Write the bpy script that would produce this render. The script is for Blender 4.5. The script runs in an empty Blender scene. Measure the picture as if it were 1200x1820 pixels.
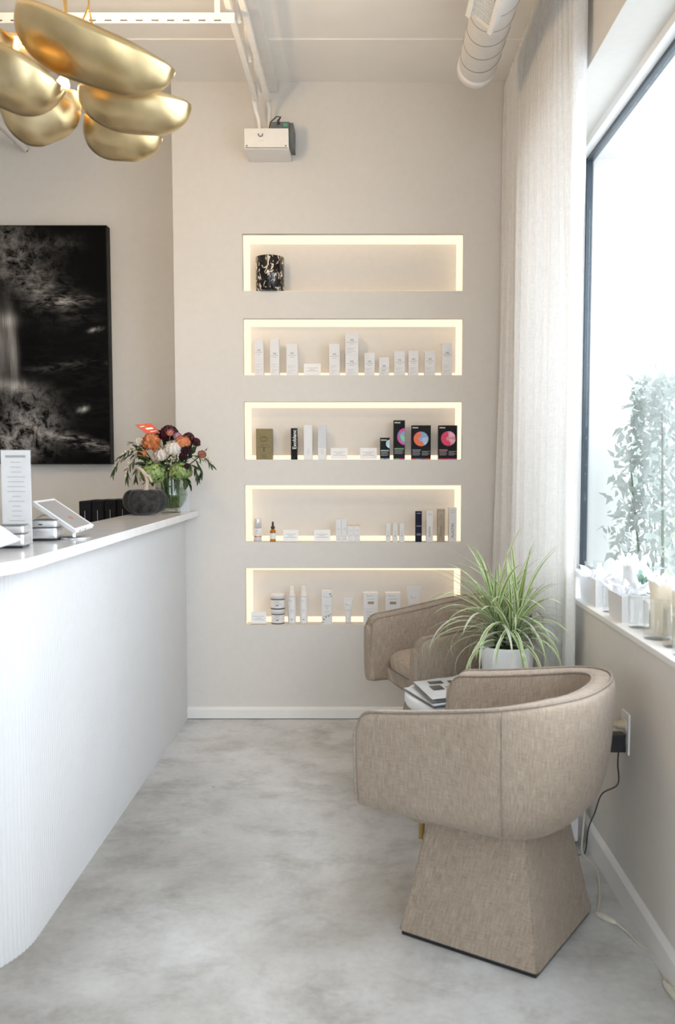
import bpy, bmesh, math, random
from mathutils import Vector, Matrix, Euler, noise
PI = math.pi
random.seed(7)
sc = bpy.context.scene
col = sc.collection

# ------------------------------------------------------------------ camera
F, PX, PY, H = 1600.0, 644.0, 937.0, 1.3          # focal length and principal point for the 1200 x 1820 frame
T = math.atan(111 / 1600.0)
cam_d = bpy.data.cameras.new('camera')
cam = bpy.data.objects.new('camera', cam_d); col.objects.link(cam)
cam.location = (0, 0, H); cam.rotation_euler = (PI / 2 - T, 0, 0)
cam_d.sensor_fit = 'VERTICAL'; cam_d.sensor_height = 36; cam_d.sensor_width = 36 * 1200 / 1820
cam_d.lens = 36 * F / 1820
cam_d.shift_x = -(PX - 600) / 1820; cam_d.shift_y = (PY - 910) / 1820
cam_d.clip_start = 0.05; cam_d.clip_end = 400
cam_d.dof.use_dof = True; cam_d.dof.focus_distance = 4.3; cam_d.dof.aperture_fstop = 3.5
sc.camera = cam

# ------------------------------------------------------------------ world, light, exposure
SKY = 7.7
w = bpy.data.worlds.new('overcast_sky'); sc.world = w; w.use_nodes = True
bg = w.node_tree.nodes['Background']
bg.inputs[0].default_value = (0.885, 0.945, 1.04, 1); bg.inputs[1].default_value = SKY
def portal(name, loc, rot, sx, sy):
    l = bpy.data.lights.new(name, 'AREA'); l.shape = 'RECTANGLE'; l.size = sx; l.size_y = sy
    o = bpy.data.objects.new(name, l); col.objects.link(o); o.location = loc; o.rotation_euler = rot
    l.cycles.is_portal = True
SX0, SX1, SY = -0.75, 0.75, -1.7                  # storefront glazing behind the camera
WY0, WY1 = 0.2, 4.08                             # window in the right wall
portal('window_portal', (1.19, (WY0 + WY1) / 2, 1.74), (0, PI / 2, 0), 1.86, WY1 - WY0)
portal('storefront_portal', ((SX0 + SX1) / 2, SY - 0.10, 1.5), (PI / 2, 0, PI), SX1 - SX0, 2.88)
sc.view_settings.view_transform = 'Standard'; sc.view_settings.look = 'None'
sc.view_settings.exposure = 0.0; sc.view_settings.gamma = 1.0; sc.view_settings.use_curve_mapping = False
cy_ = sc.cycles
cy_.use_denoising = True; cy_.max_bounces = 12; cy_.diffuse_bounces = 7; cy_.glossy_bounces = 4
cy_.transmission_bounces = 8; cy_.transparent_max_bounces = 32; cy_.sample_clamp_indirect = 6.0
cy_.caustics_reflective = False; cy_.caustics_refractive = False

# ------------------------------------------------------------------ projection helpers (photo pixel -> a point on a known plane)
_s, _c = math.sin(T), math.cos(T)
def ray(px, py):
    a = (px - PX) / F; b = -(py - PY) / F
    return Vector((a, _c + b * _s, -_s + b * _c))
def atY(px, py, Y):
    r = ray(px, py); k = Y / r.y; return Vector((r.x * k, Y, H + r.z * k))
def atX(px, py, X):
    r = ray(px, py); k = X / r.x; return Vector((X, r.y * k, H + r.z * k))
def atZ(px, py, Z):
    r = ray(px, py); k = (Z - H) / r.z; return Vector((r.x * k, r.y * k, Z))

# ------------------------------------------------------------------ mesh helpers
class MB:
    def __init__(s): s.v = []; s.f = []; s.uv = {}; s.smooth = []
    def add(s, vs, fs, uvs=None, smooth=False):
        o = len(s.v); s.v += [tuple(v) for v in vs]
        for f in fs:
            s.f.append(tuple(i + o for i in f)); s.smooth.append(smooth)
        if uvs:
            for i, u in enumerate(uvs): s.uv[o + i] = u
        return s
    def box(s, a, b, bev=0.0):
        x0, y0, z0 = a; x1, y1, z1 = b
        if x0 > x1: x0, x1 = x1, x0
        if y0 > y1: y0, y1 = y1, y0
        if z0 > z1: z0, z1 = z1, z0
        if bev <= 0:
            return s.add([(x0,y0,z0),(x1,y0,z0),(x1,y1,z0),(x0,y1,z0),(x0,y0,z1),(x1,y0,z1),(x1,y1,z1),(x0,y1,z1)],
                         [(0,3,2,1),(4,5,6,7),(0,1,5,4),(1,2,6,5),(2,3,7,6),(3,0,4,7)])
        bm = bmesh.new(); bmesh.ops.create_cube(bm, size=1)
        for v in bm.verts:
            v.co = ((x0+x1)/2 + v.co.x*(x1-x0), (y0+y1)/2 + v.co.y*(y1-y0), (z0+z1)/2 + v.co.z*(z1-z0))
        bmesh.ops.bevel(bm, geom=bm.edges[:], offset=bev, segments=2, affect='EDGES', profile=0.7)
        bm.verts.ensure_lookup_table(); bm.verts.index_update()
        s.add([v.co[:] for v in bm.verts], [[v.index for v in f.verts] for f in bm.faces]); bm.free(); return s
    def grid(s, nu, nv, fn, cu=False, cv=False, smooth=True, flip=False):
        mu = nu if cu else nu + 1; mv = nv if cv else nv + 1
        vs = []; uv = []
        for i in range(mu):
            for j in range(mv):
                vs.append(fn(i / nu, j / nv)); uv.append((i / nu, j / nv))
        fs = []
        for i in range(nu):
            for j in range(nv):
                a = i*mv + j; b = ((i+1) % mu)*mv + j; c = ((i+1) % mu)*mv + (j+1) % mv; d = i*mv + (j+1) % mv
                fs.append((a, d, c, b) if flip else (a, b, c, d))
        return s.add(vs, fs, uv, smooth)
    def tube(s, pts, r, n=8, closed=False, smooth=True):
        pts = [Vector(p) for p in pts]; N = len(pts)
        rs = r if isinstance(r, (list, tuple)) else [r] * N
        rings = []; up = None
        for i in range(N):
            if closed: t = pts[(i+1) % N] - pts[i-1]
            else: t = pts[min(i+1, N-1)] - pts[max(i-1, 0)]
            t.normalize()
            if up is None:
                up = t.cross(Vector((0, 0, 1)))
                if up.length < 1e-3: up = t.cross(Vector((1, 0, 0)))
                up.normalize()
            up = (up - t * up.dot(t)).normalized(); bi = t.cross(up)
            rings.append([pts[i] + (up*math.cos(2*PI*k/n) + bi*math.sin(2*PI*k/n)) * rs[i] for k in range(n)])
        vs = [v for R in rings for v in R]; fs = []
        for i in range(N if closed else N - 1):
            for k in range(n):
                a = i*n + k; b = i*n + (k+1) % n; c = ((i+1) % N)*n + (k+1) % n; d = ((i+1) % N)*n + k
                fs.append((a, b, c, d))
        s.add(vs, fs, None, smooth)
        if not closed:
            s.add(rings[0], [tuple(range(n))[::-1]]); s.add(rings[-1], [tuple(range(n))])
        return s
    def lathe(s, prof, c=(0,0,0), n=32, smooth=True):
        c = Vector(c); m = len(prof)
        vs = [(c.x + r*math.cos(2*PI*i/n), c.y + r*math.sin(2*PI*i/n), c.z + z) for i in range(n) for (r, z) in prof]
        fs = [(i*m + j, ((i+1) % n)*m + j, ((i+1) % n)*m + j+1, i*m + j+1) for i in range(n) for j in range(m-1)]
        return s.add(vs, fs, None, smooth)
    def prism(s, poly, z0, z1):
        n = len(poly)
        s.add([(p[0], p[1], z0) for p in poly] + [(p[0], p[1], z1) for p in poly],
              [tuple(range(n))[::-1], tuple(range(n, 2*n))] + [(i, (i+1) % n, n + (i+1) % n, n + i) for i in range(n)])
        return s
    def xf(s, M):
        s.v = [tuple(M @ Vector(v)) for v in s.v]; return s
    def mesh(s, name):
        me = bpy.data.meshes.new(name); me.from_pydata(s.v, [], s.f)
        if s.uv:
            l = me.uv_layers.new(name='UVMap')
            for lp in me.loops: l.data[lp.index].uv = s.uv.get(lp.vertex_index, (0, 0))
        me.polygons.foreach_set('use_smooth', s.smooth); me.update(); return me
    def build(s, name, mat, parent=None, world=True):
        me = s.mesh(name); me.materials.append(mat)
        return place(name, me, parent, world)

def place(name, me, parent=None, world=True):
    o = bpy.data.objects.new(name, me); col.objects.link(o)
    if parent is not None:
        o.parent = parent
        if world:
            p = parent; M = Matrix()
            while p is not None: M = p.matrix_basis @ M; p = p.parent
            o.matrix_basis = M.inverted()
    return o
def tag(o, label=None, cat=None, group=None, kind=None):
    if label: o['label'] = label
    if cat: o['category'] = cat
    if group: o['group'] = group
    if kind: o['kind'] = kind
    return o
def thing(name, label, cat, loc=(0,0,0), rz=0.0, group=None):
    o = bpy.data.objects.new(name, None); col.objects.link(o); o.empty_display_size = 0.05
    o.location = loc; o.rotation_euler = (0, 0, rz); return tag(o, label, cat, group)
def struct(name, mb, mat, parent=None):
    o = mb.build(name, mat, parent)
    if parent is None: o['kind'] = 'structure'
    return o
_fc = {}
def text_mb(body, size, M, align='CENTER', bold=0.0, spacing=1.0):
    key = (body, align, bold, spacing)
    if key not in _fc:
        cu = bpy.data.curves.new('txt', 'FONT'); cu.body = body; cu.size = 1; cu.align_x = align; cu.align_y = 'CENTER'
        cu.offset = bold; cu.space_character = spacing; cu.resolution_u = 3
        ob = bpy.data.objects.new('txt', cu); col.objects.link(ob)
        dg = bpy.context.evaluated_depsgraph_get(); me = bpy.data.meshes.new_from_object(ob.evaluated_get(dg))
        _fc[key] = ([v.co.copy() for v in me.vertices], [tuple(p.vertices) for p in me.polygons])
        bpy.data.objects.remove(ob); bpy.data.curves.remove(cu); bpy.data.meshes.remove(me)
    vs, fs = _fc[key]
    return MB().add([M @ (v * size) for v in vs], fs)
def front(x, y, z, rot=0.0):      # letters lying on a face that looks towards -Y
    return Matrix.Translation((x, y, z)) @ Matrix.Rotation(PI/2, 4, 'X') @ Matrix.Rotation(rot, 4, 'Z')

# ------------------------------------------------------------------ materials
def mat(name, c, rough=0.6, metal=0.0, spec=0.5, **kw):
    m = bpy.data.materials.new(name); m.use_nodes = True
    b = m.node_tree.nodes['Principled BSDF']
    b.inputs['Base Color'].default_value = (*c, 1); b.inputs['Roughness'].default_value = rough
    b.inputs['Metallic'].default_value = metal; b.inputs['Specular IOR Level'].default_value = spec
    for k, v in kw.items(): b.inputs[k.replace('_', ' ')].default_value = v
    return m
class NT:
    def __init__(s, m): s.t = m.node_tree; s.b = s.t.nodes.get('Principled BSDF'); s.out = s.t.nodes['Material Output']
    def n(s, typ, **kw):
        x = s.t.nodes.new(typ)
        for k, v in kw.items():
            if k.startswith('i_'):
                key = k[2:]; key = int(key) if key.isdigit() else key.replace('_', ' ')
                x.inputs[key].default_value = v
            else: setattr(x, k, v)
        return x
    def l(s, a, b): s.t.links.new(a, b)
    def ramp(s, src, stops):
        r = s.n('ShaderNodeValToRGB'); e = r.color_ramp.elements
        while len(e) < len(stops): e.new(0.5)
        for i, (p, c) in enumerate(stops): e[i].position = p; e[i].color = (*c, 1) if len(c) == 3 else c
        s.l(src, r.inputs[0]); return r.outputs[0]
    def coord(s, kind='Object', scale=(1,1,1), rot=(0,0,0), loc=(0,0,0)):
        tc = s.n('ShaderNodeTexCoord'); mp = s.n('ShaderNodeMapping')
        mp.inputs['Scale'].default_value = scale; mp.inputs['Rotation'].default_value = rot; mp.inputs['Location'].default_value = loc
        s.l(tc.outputs[kind], mp.inputs[0]); return mp.outputs[0]
    def noise(s, vec, scale, detail=4, rough=0.5, dist=0.0):
        x = s.n('ShaderNodeTexNoise'); x.inputs['Scale'].default_value = scale; x.inputs['Detail'].default_value = detail
        x.inputs['Roughness'].default_value = rough; x.inputs['Distortion'].default_value = dist
        if vec is not None: s.l(vec, x.inputs['Vector'])
        return x.outputs['Fac']
    def mix(s, fac, a, b, typ='MIX'):
        x = s.n('ShaderNodeMix', data_type='RGBA', blend_type=typ)
        for sock, val in ((x.inputs[0], fac), (x.inputs[6], a), (x.inputs[7], b)):
            if hasattr(val, 'links'): s.l(val, sock)
            elif isinstance(val, (int, float)): sock.default_value = val
            else: sock.default_value = (*val, 1)
        return x.outputs[2]
    def math(s, op, a, b=None, clamp=False):
        x = s.n('ShaderNodeMath', operation=op, use_clamp=clamp)
        for sock, val in ((x.inputs[0], a), (x.inputs[1], b)):
            if val is None: continue
            if hasattr(val, 'links'): s.l(val, sock)
            else: sock.default_value = val
        return x.outputs[0]
    def bump(s, h, strength=0.2, dist=0.01):
        x = s.n('ShaderNodeBump'); x.inputs['Strength'].default_value = strength; x.inputs['Distance'].default_value = dist
        s.l(h, x.inputs['Height']); s.l(x.outputs[0], s.b.inputs['Normal'])
def noisy(name, c0, c1, scale, rough=0.6, bump=0.0, coord='Object', stretch=(1,1,1), detail=4, metal=0.0, spec=0.5, bd=0.005):
    m = mat(name, c0, rough, metal, spec); t = NT(m)
    f = t.noise(t.coord(coord, stretch), scale, detail)
    t.l(t.ramp(f, [(0.3, c0), (0.7, c1)]), t.b.inputs['Base Color'])
    if bump: t.bump(f, bump, bd)
    return m
M = {}
M['wall'] = noisy('wall_paint', (0.675,0.648,0.612), (0.695,0.668,0.632), 30, 0.75, 0.03, spec=0.25)
M['ceiling'] = noisy('ceiling_paint', (0.86,0.83,0.79), (0.88,0.85,0.81), 6, 0.8, 0.03, spec=0.2)
M['trim'] = noisy('white_trim_paint', (0.80,0.79,0.77), (0.82,0.81,0.79), 12, 0.45)
M['whitesteel'] = noisy('white_painted_steel', (0.80,0.78,0.75), (0.84,0.82,0.79), 25, 0.45, 0.03)
M['counter'] = noisy('white_lacquer_flutes', (0.575,0.57,0.57), (0.595,0.59,0.59), 3, 0.5)
M['quartz'] = noisy('white_quartz', (0.70,0.70,0.71), (0.76,0.76,0.77), 14, 0.16, detail=8)
M['frame'] = noisy('dark_window_gasket', (0.020,0.035,0.050), (0.03,0.05,0.07), 20, 0.35)
M['black'] = noisy('black_plastic', (0.010,0.010,0.012), (0.016,0.016,0.018), 30, 0.35)
M['blackcard'] = noisy('black_card', (0.007,0.007,0.008), (0.011,0.011,0.012), 60, 0.5, spec=0.15)
M['paper'] = noisy('white_card', (0.74,0.74,0.75), (0.77,0.77,0.78), 80, 0.55)
M['paperwarm'] = noisy('warm_white_card', (0.74,0.71,0.67), (0.77,0.74,0.70), 80, 0.55)
M['paperlilac'] = noisy('pale_grey_card', (0.60,0.62,0.66), (0.63,0.65,0.69), 80, 0.55)
M['ink'] = noisy('grey_ink', (0.10,0.10,0.11), (0.14,0.14,0.15), 90, 0.6)
M['inkpale'] = noisy('pale_grey_ink', (0.42,0.42,0.43), (0.46,0.46,0.47), 90, 0.6)
M['inkwhite'] = noisy('white_ink', (0.8,0.8,0.8), (0.85,0.85,0.85), 90, 0.6)
M['inkgreen'] = noisy('green_ink', (0.03,0.16,0.05), (0.06,0.24,0.09), 90, 0.6)
M['olive'] = noisy('olive_card', (0.20,0.155,0.062), (0.235,0.185,0.08), 120, 0.5)
M['oliveink'] = noisy('dark_olive_ink', (0.07,0.055,0.02), (0.09,0.07,0.03), 90, 0.5)
M['gold'] = None
M['brass'] = noisy('brushed_brass', (0.55,0.38,0.15), (0.65,0.47,0.2), 60, 0.3, metal=1.0)
M['alu'] = noisy('brushed_aluminium', (0.72,0.73,0.75), (0.80,0.81,0.83), 60, 0.3, metal=0.9)
M['screen'] = noisy('grey_tablet_screen', (0.30,0.285,0.285), (0.33,0.31,0.305), 3, 0.4, spec=0.2)
M['greydev'] = noisy('grey_plastic', (0.10,0.115,0.125), (0.13,0.145,0.155), 40, 0.5)
M['greenlab'] = noisy('green_sticker', (0.08,0.30,0.18), (0.1,0.36,0.22), 40, 0.5)
M['amber'] = mat('amber_glass', (0.55,0.22,0.02), 0.05); M['amber'].node_tree.nodes['Principled BSDF'].inputs['Transmission Weight'].default_value = 0.55
M['navy'] = noisy('navy_card', (0.006,0.008,0.024), (0.010,0.012,0.032), 60, 0.5, spec=0.15)
M['taupe'] = noisy('taupe_foil_card', (0.30,0.24,0.17), (0.42,0.34,0.25), 40, 0.35, stretch=(6,1,1))
M['copper'] = noisy('copper_band', (0.55,0.27,0.17), (0.65,0.34,0.22), 60, 0.3, metal=0.6)
M['silver'] = noisy('silver_plastic', (0.62,0.63,0.65), (0.75,0.76,0.78), 30, 0.25, metal=0.3)
M['redcard'] = noisy('orange_red_card', (0.62,0.10,0.045), (0.68,0.13,0.06), 40, 0.5)
M['stem'] = noisy('green_stem', (0.07,0.13,0.03), (0.13,0.20,0.06), 60, 0.5)
M['soil'] = noisy('dark_moss_soil', (0.006,0.009,0.004), (0.03,0.04,0.015), 90, 0.9, 0.6)
M['pot'] = noisy('white_glazed_pot', (0.80,0.80,0.80), (0.83,0.83,0.83), 10, 0.35)
M['tissue'] = noisy('white_tissue_paper', (0.82,0.82,0.83), (0.88,0.88,0.88), 30, 0.7)
M['tissuecream'] = noisy('cream_tissue_paper', (0.80,0.75,0.64), (0.86,0.82,0.73), 30, 0.7)
M['tissuegreen'] = noisy('sage_green_tissue', (0.42,0.56,0.50), (0.50,0.63,0.57), 30, 0.7)
M['cordwhite'] = noisy('cream_cord', (0.60,0.56,0.47), (0.68,0.64,0.55), 60, 0.5)
M['tanplug'] = noisy('tan_plug', (0.45,0.36,0.24), (0.52,0.42,0.30), 40, 0.45)
M['page'] = noisy('glossy_page', (0.50,0.51,0.52), (0.60,0.61,0.62), 8, 0.25)
M['photodark'] = noisy('dark_photo_print', (0.03,0.03,0.035), (0.10,0.09,0.09), 30, 0.25)
M['phototan'] = noisy('tan_photo_print', (0.38,0.25,0.17), (0.5,0.36,0.27), 30, 0.25)

def gold_mat():
    m = mat('gold_leaf', (0.70,0.55,0.30), 0.33, 1.0); t = NT(m)
    v = t.coord('Object'); f = t.noise(v, 7, 4, 0.5)
    t.l(t.ramp(f, [(0.25, (0.54,0.40,0.19)), (0.55, (0.70,0.56,0.32)), (0.8, (0.80,0.69,0.46))]), t.b.inputs['Base Color'])
    t.l(t.ramp(f, [(0.2, (0.30,)*3), (0.8, (0.40,)*3)]), t.b.inputs['Roughness'])
    t.bump(t.noise(v, 9, 2, 0.5), 0.25, 0.02); return m
M['gold'] = gold_mat()

def concrete():
    m = mat('polished_concrete', (0.4,0.4,0.4), 0.4, spec=0.45); t = NT(m)
    v = t.coord('Object')
    f = t.noise(t.coord('Object', (1, 1, 1), (0, 0, 0), (3.1, 7.4, 0)), 0.75, 8, 0.6, 0.3); g = t.noise(t.coord('Object', (1, 1.2, 1)), 3.4, 10, 0.72, 0.15); h = t.noise(v, 45, 4, 0.6)  # f is offset so brown stains also act as painted shade towards the far wall
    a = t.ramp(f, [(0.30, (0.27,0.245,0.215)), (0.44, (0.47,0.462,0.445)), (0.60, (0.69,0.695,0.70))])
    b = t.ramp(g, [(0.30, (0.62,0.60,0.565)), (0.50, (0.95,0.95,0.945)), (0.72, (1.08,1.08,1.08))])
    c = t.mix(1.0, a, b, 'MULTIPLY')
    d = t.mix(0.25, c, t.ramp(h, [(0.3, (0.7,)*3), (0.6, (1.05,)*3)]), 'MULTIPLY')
    # small pits
    vo = t.n('ShaderNodeTexVoronoi'); vo.inputs['Scale'].default_value = 2.6; t.l(v, vo.inputs['Vector'])
    pit = t.ramp(vo.outputs['Distance'], [(0.012, (0.45,)*3), (0.022, (1,)*3)])
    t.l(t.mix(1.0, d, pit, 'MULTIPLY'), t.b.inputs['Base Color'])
    t.l(t.ramp(f, [(0.3, (0.30,)*3), (0.7, (0.48,)*3)]), t.b.inputs['Roughness'])
    t.bump(g, 0.05, 0.01); return m
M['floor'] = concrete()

def tweed(name, dark, light):
    m = mat(name, dark, 0.9, spec=0.15); t = NT(m)
    b = t.b; b.inputs['Sheen Weight'].default_value = 0.15; b.inputs['Sheen Roughness'].default_value = 0.5
    n1 = t.noise(t.coord('UV', (330, 24, 1)), 1.0, 3, 0.65); n2 = t.noise(t.coord('UV', (30, 360, 1)), 1.0, 3, 0.65)
    n3 = t.noise(t.coord('UV', (6, 3, 1)), 1.0, 4, 0.6); n4 = t.noise(t.coord('UV', (420, 420, 1)), 1.0, 1)
    s = t.math('ADD', t.math('MULTIPLY', n1, 0.46), t.math('MULTIPLY', n2, 0.30))
    s = t.math('ADD', s, t.math('MULTIPLY', n3, 0.10)); s = t.math('ADD', s, t.math('MULTIPLY', n4, 0.14))
    mid = tuple((x + y) / 2 for x, y in zip(dark, light))
    t.l(t.ramp(s, [(0.34, dark), (0.49, mid), (0.64, light)]), b.inputs['Base Color'])
    t.bump(s, 0.5, 0.004); return m
M['tweed'] = tweed('oatmeal_tweed', (0.205,0.150,0.107), (0.46,0.385,0.31))
M['cushion'] = tweed('oatmeal_cushion_tweed', (0.27,0.205,0.15), (0.50,0.415,0.33))
M['welt'] = noisy('taupe_welt', (0.22,0.175,0.14), (0.34,0.285,0.235), 150, 0.9)

def glass_mat(name, tint=(1,1,1), refl=1.0, rough=0.0):     # thin sheet: mostly transparent with a Fresnel reflection
    m = bpy.data.materials.new(name); m.use_nodes = True; t = NT(m); t.t.nodes.remove(t.b)
    tr = t.n('ShaderNodeBsdfTransparent'); tr.inputs[0].default_value = (*tint, 1)
    gl = t.n('ShaderNodeBsdfGlossy'); gl.inputs['Roughness'].default_value = rough
    fr = t.n('ShaderNodeLayerWeight'); fr.inputs[0].default_value = 0.5        # same from both sides of the sheet
    k = t.math('ADD', t.math('MULTIPLY', t.math('POWER', fr.outputs['Facing'], 4.0), 0.65 * refl), 0.04 * refl, True)
    mx = t.n('ShaderNodeMixShader'); t.l(k, mx.inputs[0])
    t.l(tr.outputs[0], mx.inputs[1]); t.l(gl.outputs[0], mx.inputs[2]); t.l(mx.outputs[0], t.out.inputs[0]); return m
M['pane'] = glass_mat('window_glass', (0.97,0.985,0.98), 0.8)
M['tumbler'] = glass_mat('thin_clear_glass', (0.97,0.975,0.975), 0.9)
M['vase'] = glass_mat('vase_glass', (0.86,0.90,0.87), 1.5)
M['water'] = glass_mat('vase_water', (0.80,0.86,0.78), 0.6)
M['acrylic'] = glass_mat('clear_acrylic', (0.985,0.985,0.985), 0.6)

def sheer():
    m = bpy.data.materials.new('sheer_white_linen'); m.use_nodes = True; t = NT(m); t.t.nodes.remove(t.b)
    v = t.coord('Object', (1, 1, 0.12)); f = t.noise(v, 260, 2); g = t.noise(t.coord('Object', (0.2, 0.2, 1)), 300, 2)
    k = t.ramp(t.math('MULTIPLY', t.math('ADD', f, g), 0.5), [(0.35, (0.75,0.74,0.73)), (0.65, (0.86,0.855,0.85))])
    df = t.n('ShaderNodeBsdfDiffuse'); tl = t.n('ShaderNodeBsdfTranslucent'); tr = t.n('ShaderNodeBsdfTransparent')
    t.l(k, df.inputs[0]); t.l(k, tl.inputs[0])
    a = t.n('ShaderNodeMixShader'); a.inputs[0].default_value = 0.17; t.l(df.outputs[0], a.inputs[1]); t.l(tl.outputs[0], a.inputs[2])
    b = t.n('ShaderNodeMixShader'); b.inputs[0].default_value = 0.05; t.l(a.outputs[0], b.inputs[1]); t.l(tr.outputs[0], b.inputs[2])
    t.l(b.outputs[0], t.out.inputs[0]); return m
M['sheer'] = sheer()
def emit(name, c, s):
    m = bpy.data.materials.new(name); m.use_nodes = True; t = NT(m); t.t.nodes.remove(t.b)
    e = t.n('ShaderNodeEmission'); e.inputs[0].default_value = (*c, 1); e.inputs[1].default_value = s
    t.l(e.outputs[0], t.out.inputs[0]); return m
M['led'] = emit('warm_led_diffuser', (1.0,0.78,0.53), 1.5)
M['bulb'] = emit('warm_bulb', (1.0,0.72,0.38), 30.0)

def leafmat(name, c0, c1, edge=None):
    m = mat(name, c0, 0.45, spec=0.4); t = NT(m)
    f = t.noise(t.coord('Object'), 25, 3); base = t.ramp(f, [(0.3, c0), (0.7, c1)])
    if edge:
        sp = t.n('ShaderNodeSeparateXYZ'); tc = t.n('ShaderNodeTexCoord'); t.l(tc.outputs['UV'], sp.inputs[0])
        d = t.math('ABSOLUTE', t.math('SUBTRACT', sp.outputs[1], 0.5))
        base = t.mix(t.ramp(d, [(0.20, (0,0,0)), (0.30, (1,1,1))]), base, edge)
    t.l(base, t.b.inputs['Base Color'])
    tl = t.n('ShaderNodeBsdfTranslucent'); t.l(base, tl.inputs[0])
    mx = t.n('ShaderNodeMixShader'); mx.inputs[0].default_value = 0.25
    t.l(t.b.outputs[0], mx.inputs[1]); t.l(tl.outputs[0], mx.inputs[2]); t.l(mx.outputs[0], t.out.inputs[0]); return m
M['dracaena'] = leafmat('variegated_leaf', (0.16,0.27,0.05), (0.27,0.40,0.09), (0.66,0.70,0.52))
M['dracaena2'] = leafmat('pale_variegated_leaf', (0.30,0.37,0.20), (0.42,0.48,0.30), (0.74,0.75,0.66))
M['leafdark'] = leafmat('dark_foliage', (0.018,0.045,0.018), (0.045,0.085,0.035))
M['leafmid'] = leafmat('olive_foliage', (0.05,0.085,0.035), (0.09,0.13,0.06))
M['hydrangea'] = leafmat('green_hydrangea', (0.22,0.33,0.09), (0.42,0.52,0.22))
M['peony'] = leafmat('blush_white_petal', (0.80,0.70,0.62), (0.88,0.82,0.76))
M['peonywhite'] = leafmat('cream_white_petal', (0.82,0.77,0.70), (0.88,0.85,0.80))
M['orange'] = leafmat('orange_petal', (0.72,0.24,0.10), (0.80,0.36,0.18))
M['rust'] = leafmat('rust_orange_petal', (0.55,0.17,0.06), (0.70,0.27,0.10))
M['burgundy'] = leafmat('burgundy_petal', (0.045,0.006,0.014), (0.09,0.012,0.025))
M['plum'] = leafmat('plum_petal', (0.03,0.012,0.02), (0.08,0.03,0.045))
M['coral'] = leafmat('coral_petal', (0.70,0.25,0.18), (0.78,0.36,0.27))
M['lilac'] = leafmat('lilac_petal', (0.48,0.30,0.42), (0.58,0.40,0.50))
M['brick_pink'] = leafmat('dusty_pink_petal', (0.42,0.16,0.12), (0.50,0.22,0.17))
M['creamflower'] = leafmat('cream_small_petal', (0.75,0.68,0.48), (0.82,0.77,0.60))
M['wrap'] = leafmat('thin_white_tissue', (0.84,0.84,0.85), (0.90,0.90,0.90)); M['wrapcream'] = leafmat('thin_cream_paper', (0.86,0.82,0.74), (0.90,0.87,0.80)); M['wrapgreen'] = leafmat('thin_sage_tissue', (0.42,0.58,0.52), (0.50,0.65,0.59))
for k_ in ('wrap', 'wrapcream', 'wrapgreen'):
    [n_ for n_ in M[k_].node_tree.nodes if n_.type == 'MIX_SHADER'][0].inputs[0].default_value = 0.55
M['shrub'] = leafmat('street_shrub_leaf', (0.29,0.33,0.30), (0.37,0.41,0.38))
M['shrubpale'] = leafmat('pale_street_shrub_leaf', (0.30,0.38,0.24), (0.38,0.45,0.30))

# ================================================================== ROOM SHELL
WY, FY, RX, CZ = 4.544, 4.95, 0.78, 3.17        # niche wall, wall behind the desk, right wall, ceiling
NL = -0.936                                       # left end of the niche wall
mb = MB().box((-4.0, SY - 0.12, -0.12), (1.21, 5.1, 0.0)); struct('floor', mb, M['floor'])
mb = MB().box((-4.0, SY - 0.12, CZ), (1.21, 5.1, CZ + 0.12)); ceil = struct('ceiling', mb, M['ceiling'])
for yy in (4.10, 3.15, 2.2):                      # lapped deck seams
    MB().box((-3.98, yy, CZ - 0.004), (RX, yy + 0.012, CZ + 0.01)).build('deck_seam', M['ceiling'], ceil)
mb = MB().box((-4.12, SY - 0.12, 0), (-4.0, 5.1, CZ)); struct('wall_left', mb, M['wall'])
mb = MB().box((-4.0, FY, 0), (NL, 5.1, CZ)); struct('wall_far', mb, M['wall'])
# storefront behind the camera
mb = MB(); mb.box((-4.0, SY - 0.12, 0), (SX0, SY, CZ)); mb.box((SX1, SY - 0.12, 0), (1.21, SY, CZ))
mb.box((SX0, SY - 0.12, 2.95), (SX1, SY, CZ)); mb.box((SX0, SY - 0.12, 0), (SX1, SY, 0.06)); struct('wall_front', mb, M['wall'])
sm = (SX0 + SX1) / 2
wd = struct('window_2', MB().box((SX0, SY - 0.07, 0.06), (SX0 + 0.05, SY - 0.02, 2.95)).box((SX1 - 0.05, SY - 0.07, 0.06), (SX1, SY - 0.02, 2.95))
            .box((sm - 0.025, SY - 0.07, 0.06), (sm + 0.025, SY - 0.02, 2.95)), M['frame'])
MB().box((SX0 + 0.05, SY - 0.05, 0.06), (sm - 0.025, SY - 0.044, 2.95)).build('pane', M['pane'], wd)
MB().box((sm + 0.025, SY - 0.05, 0.06), (SX1 - 0.05, SY - 0.044, 2.95)).build('pane', M['pane'], wd)

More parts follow.
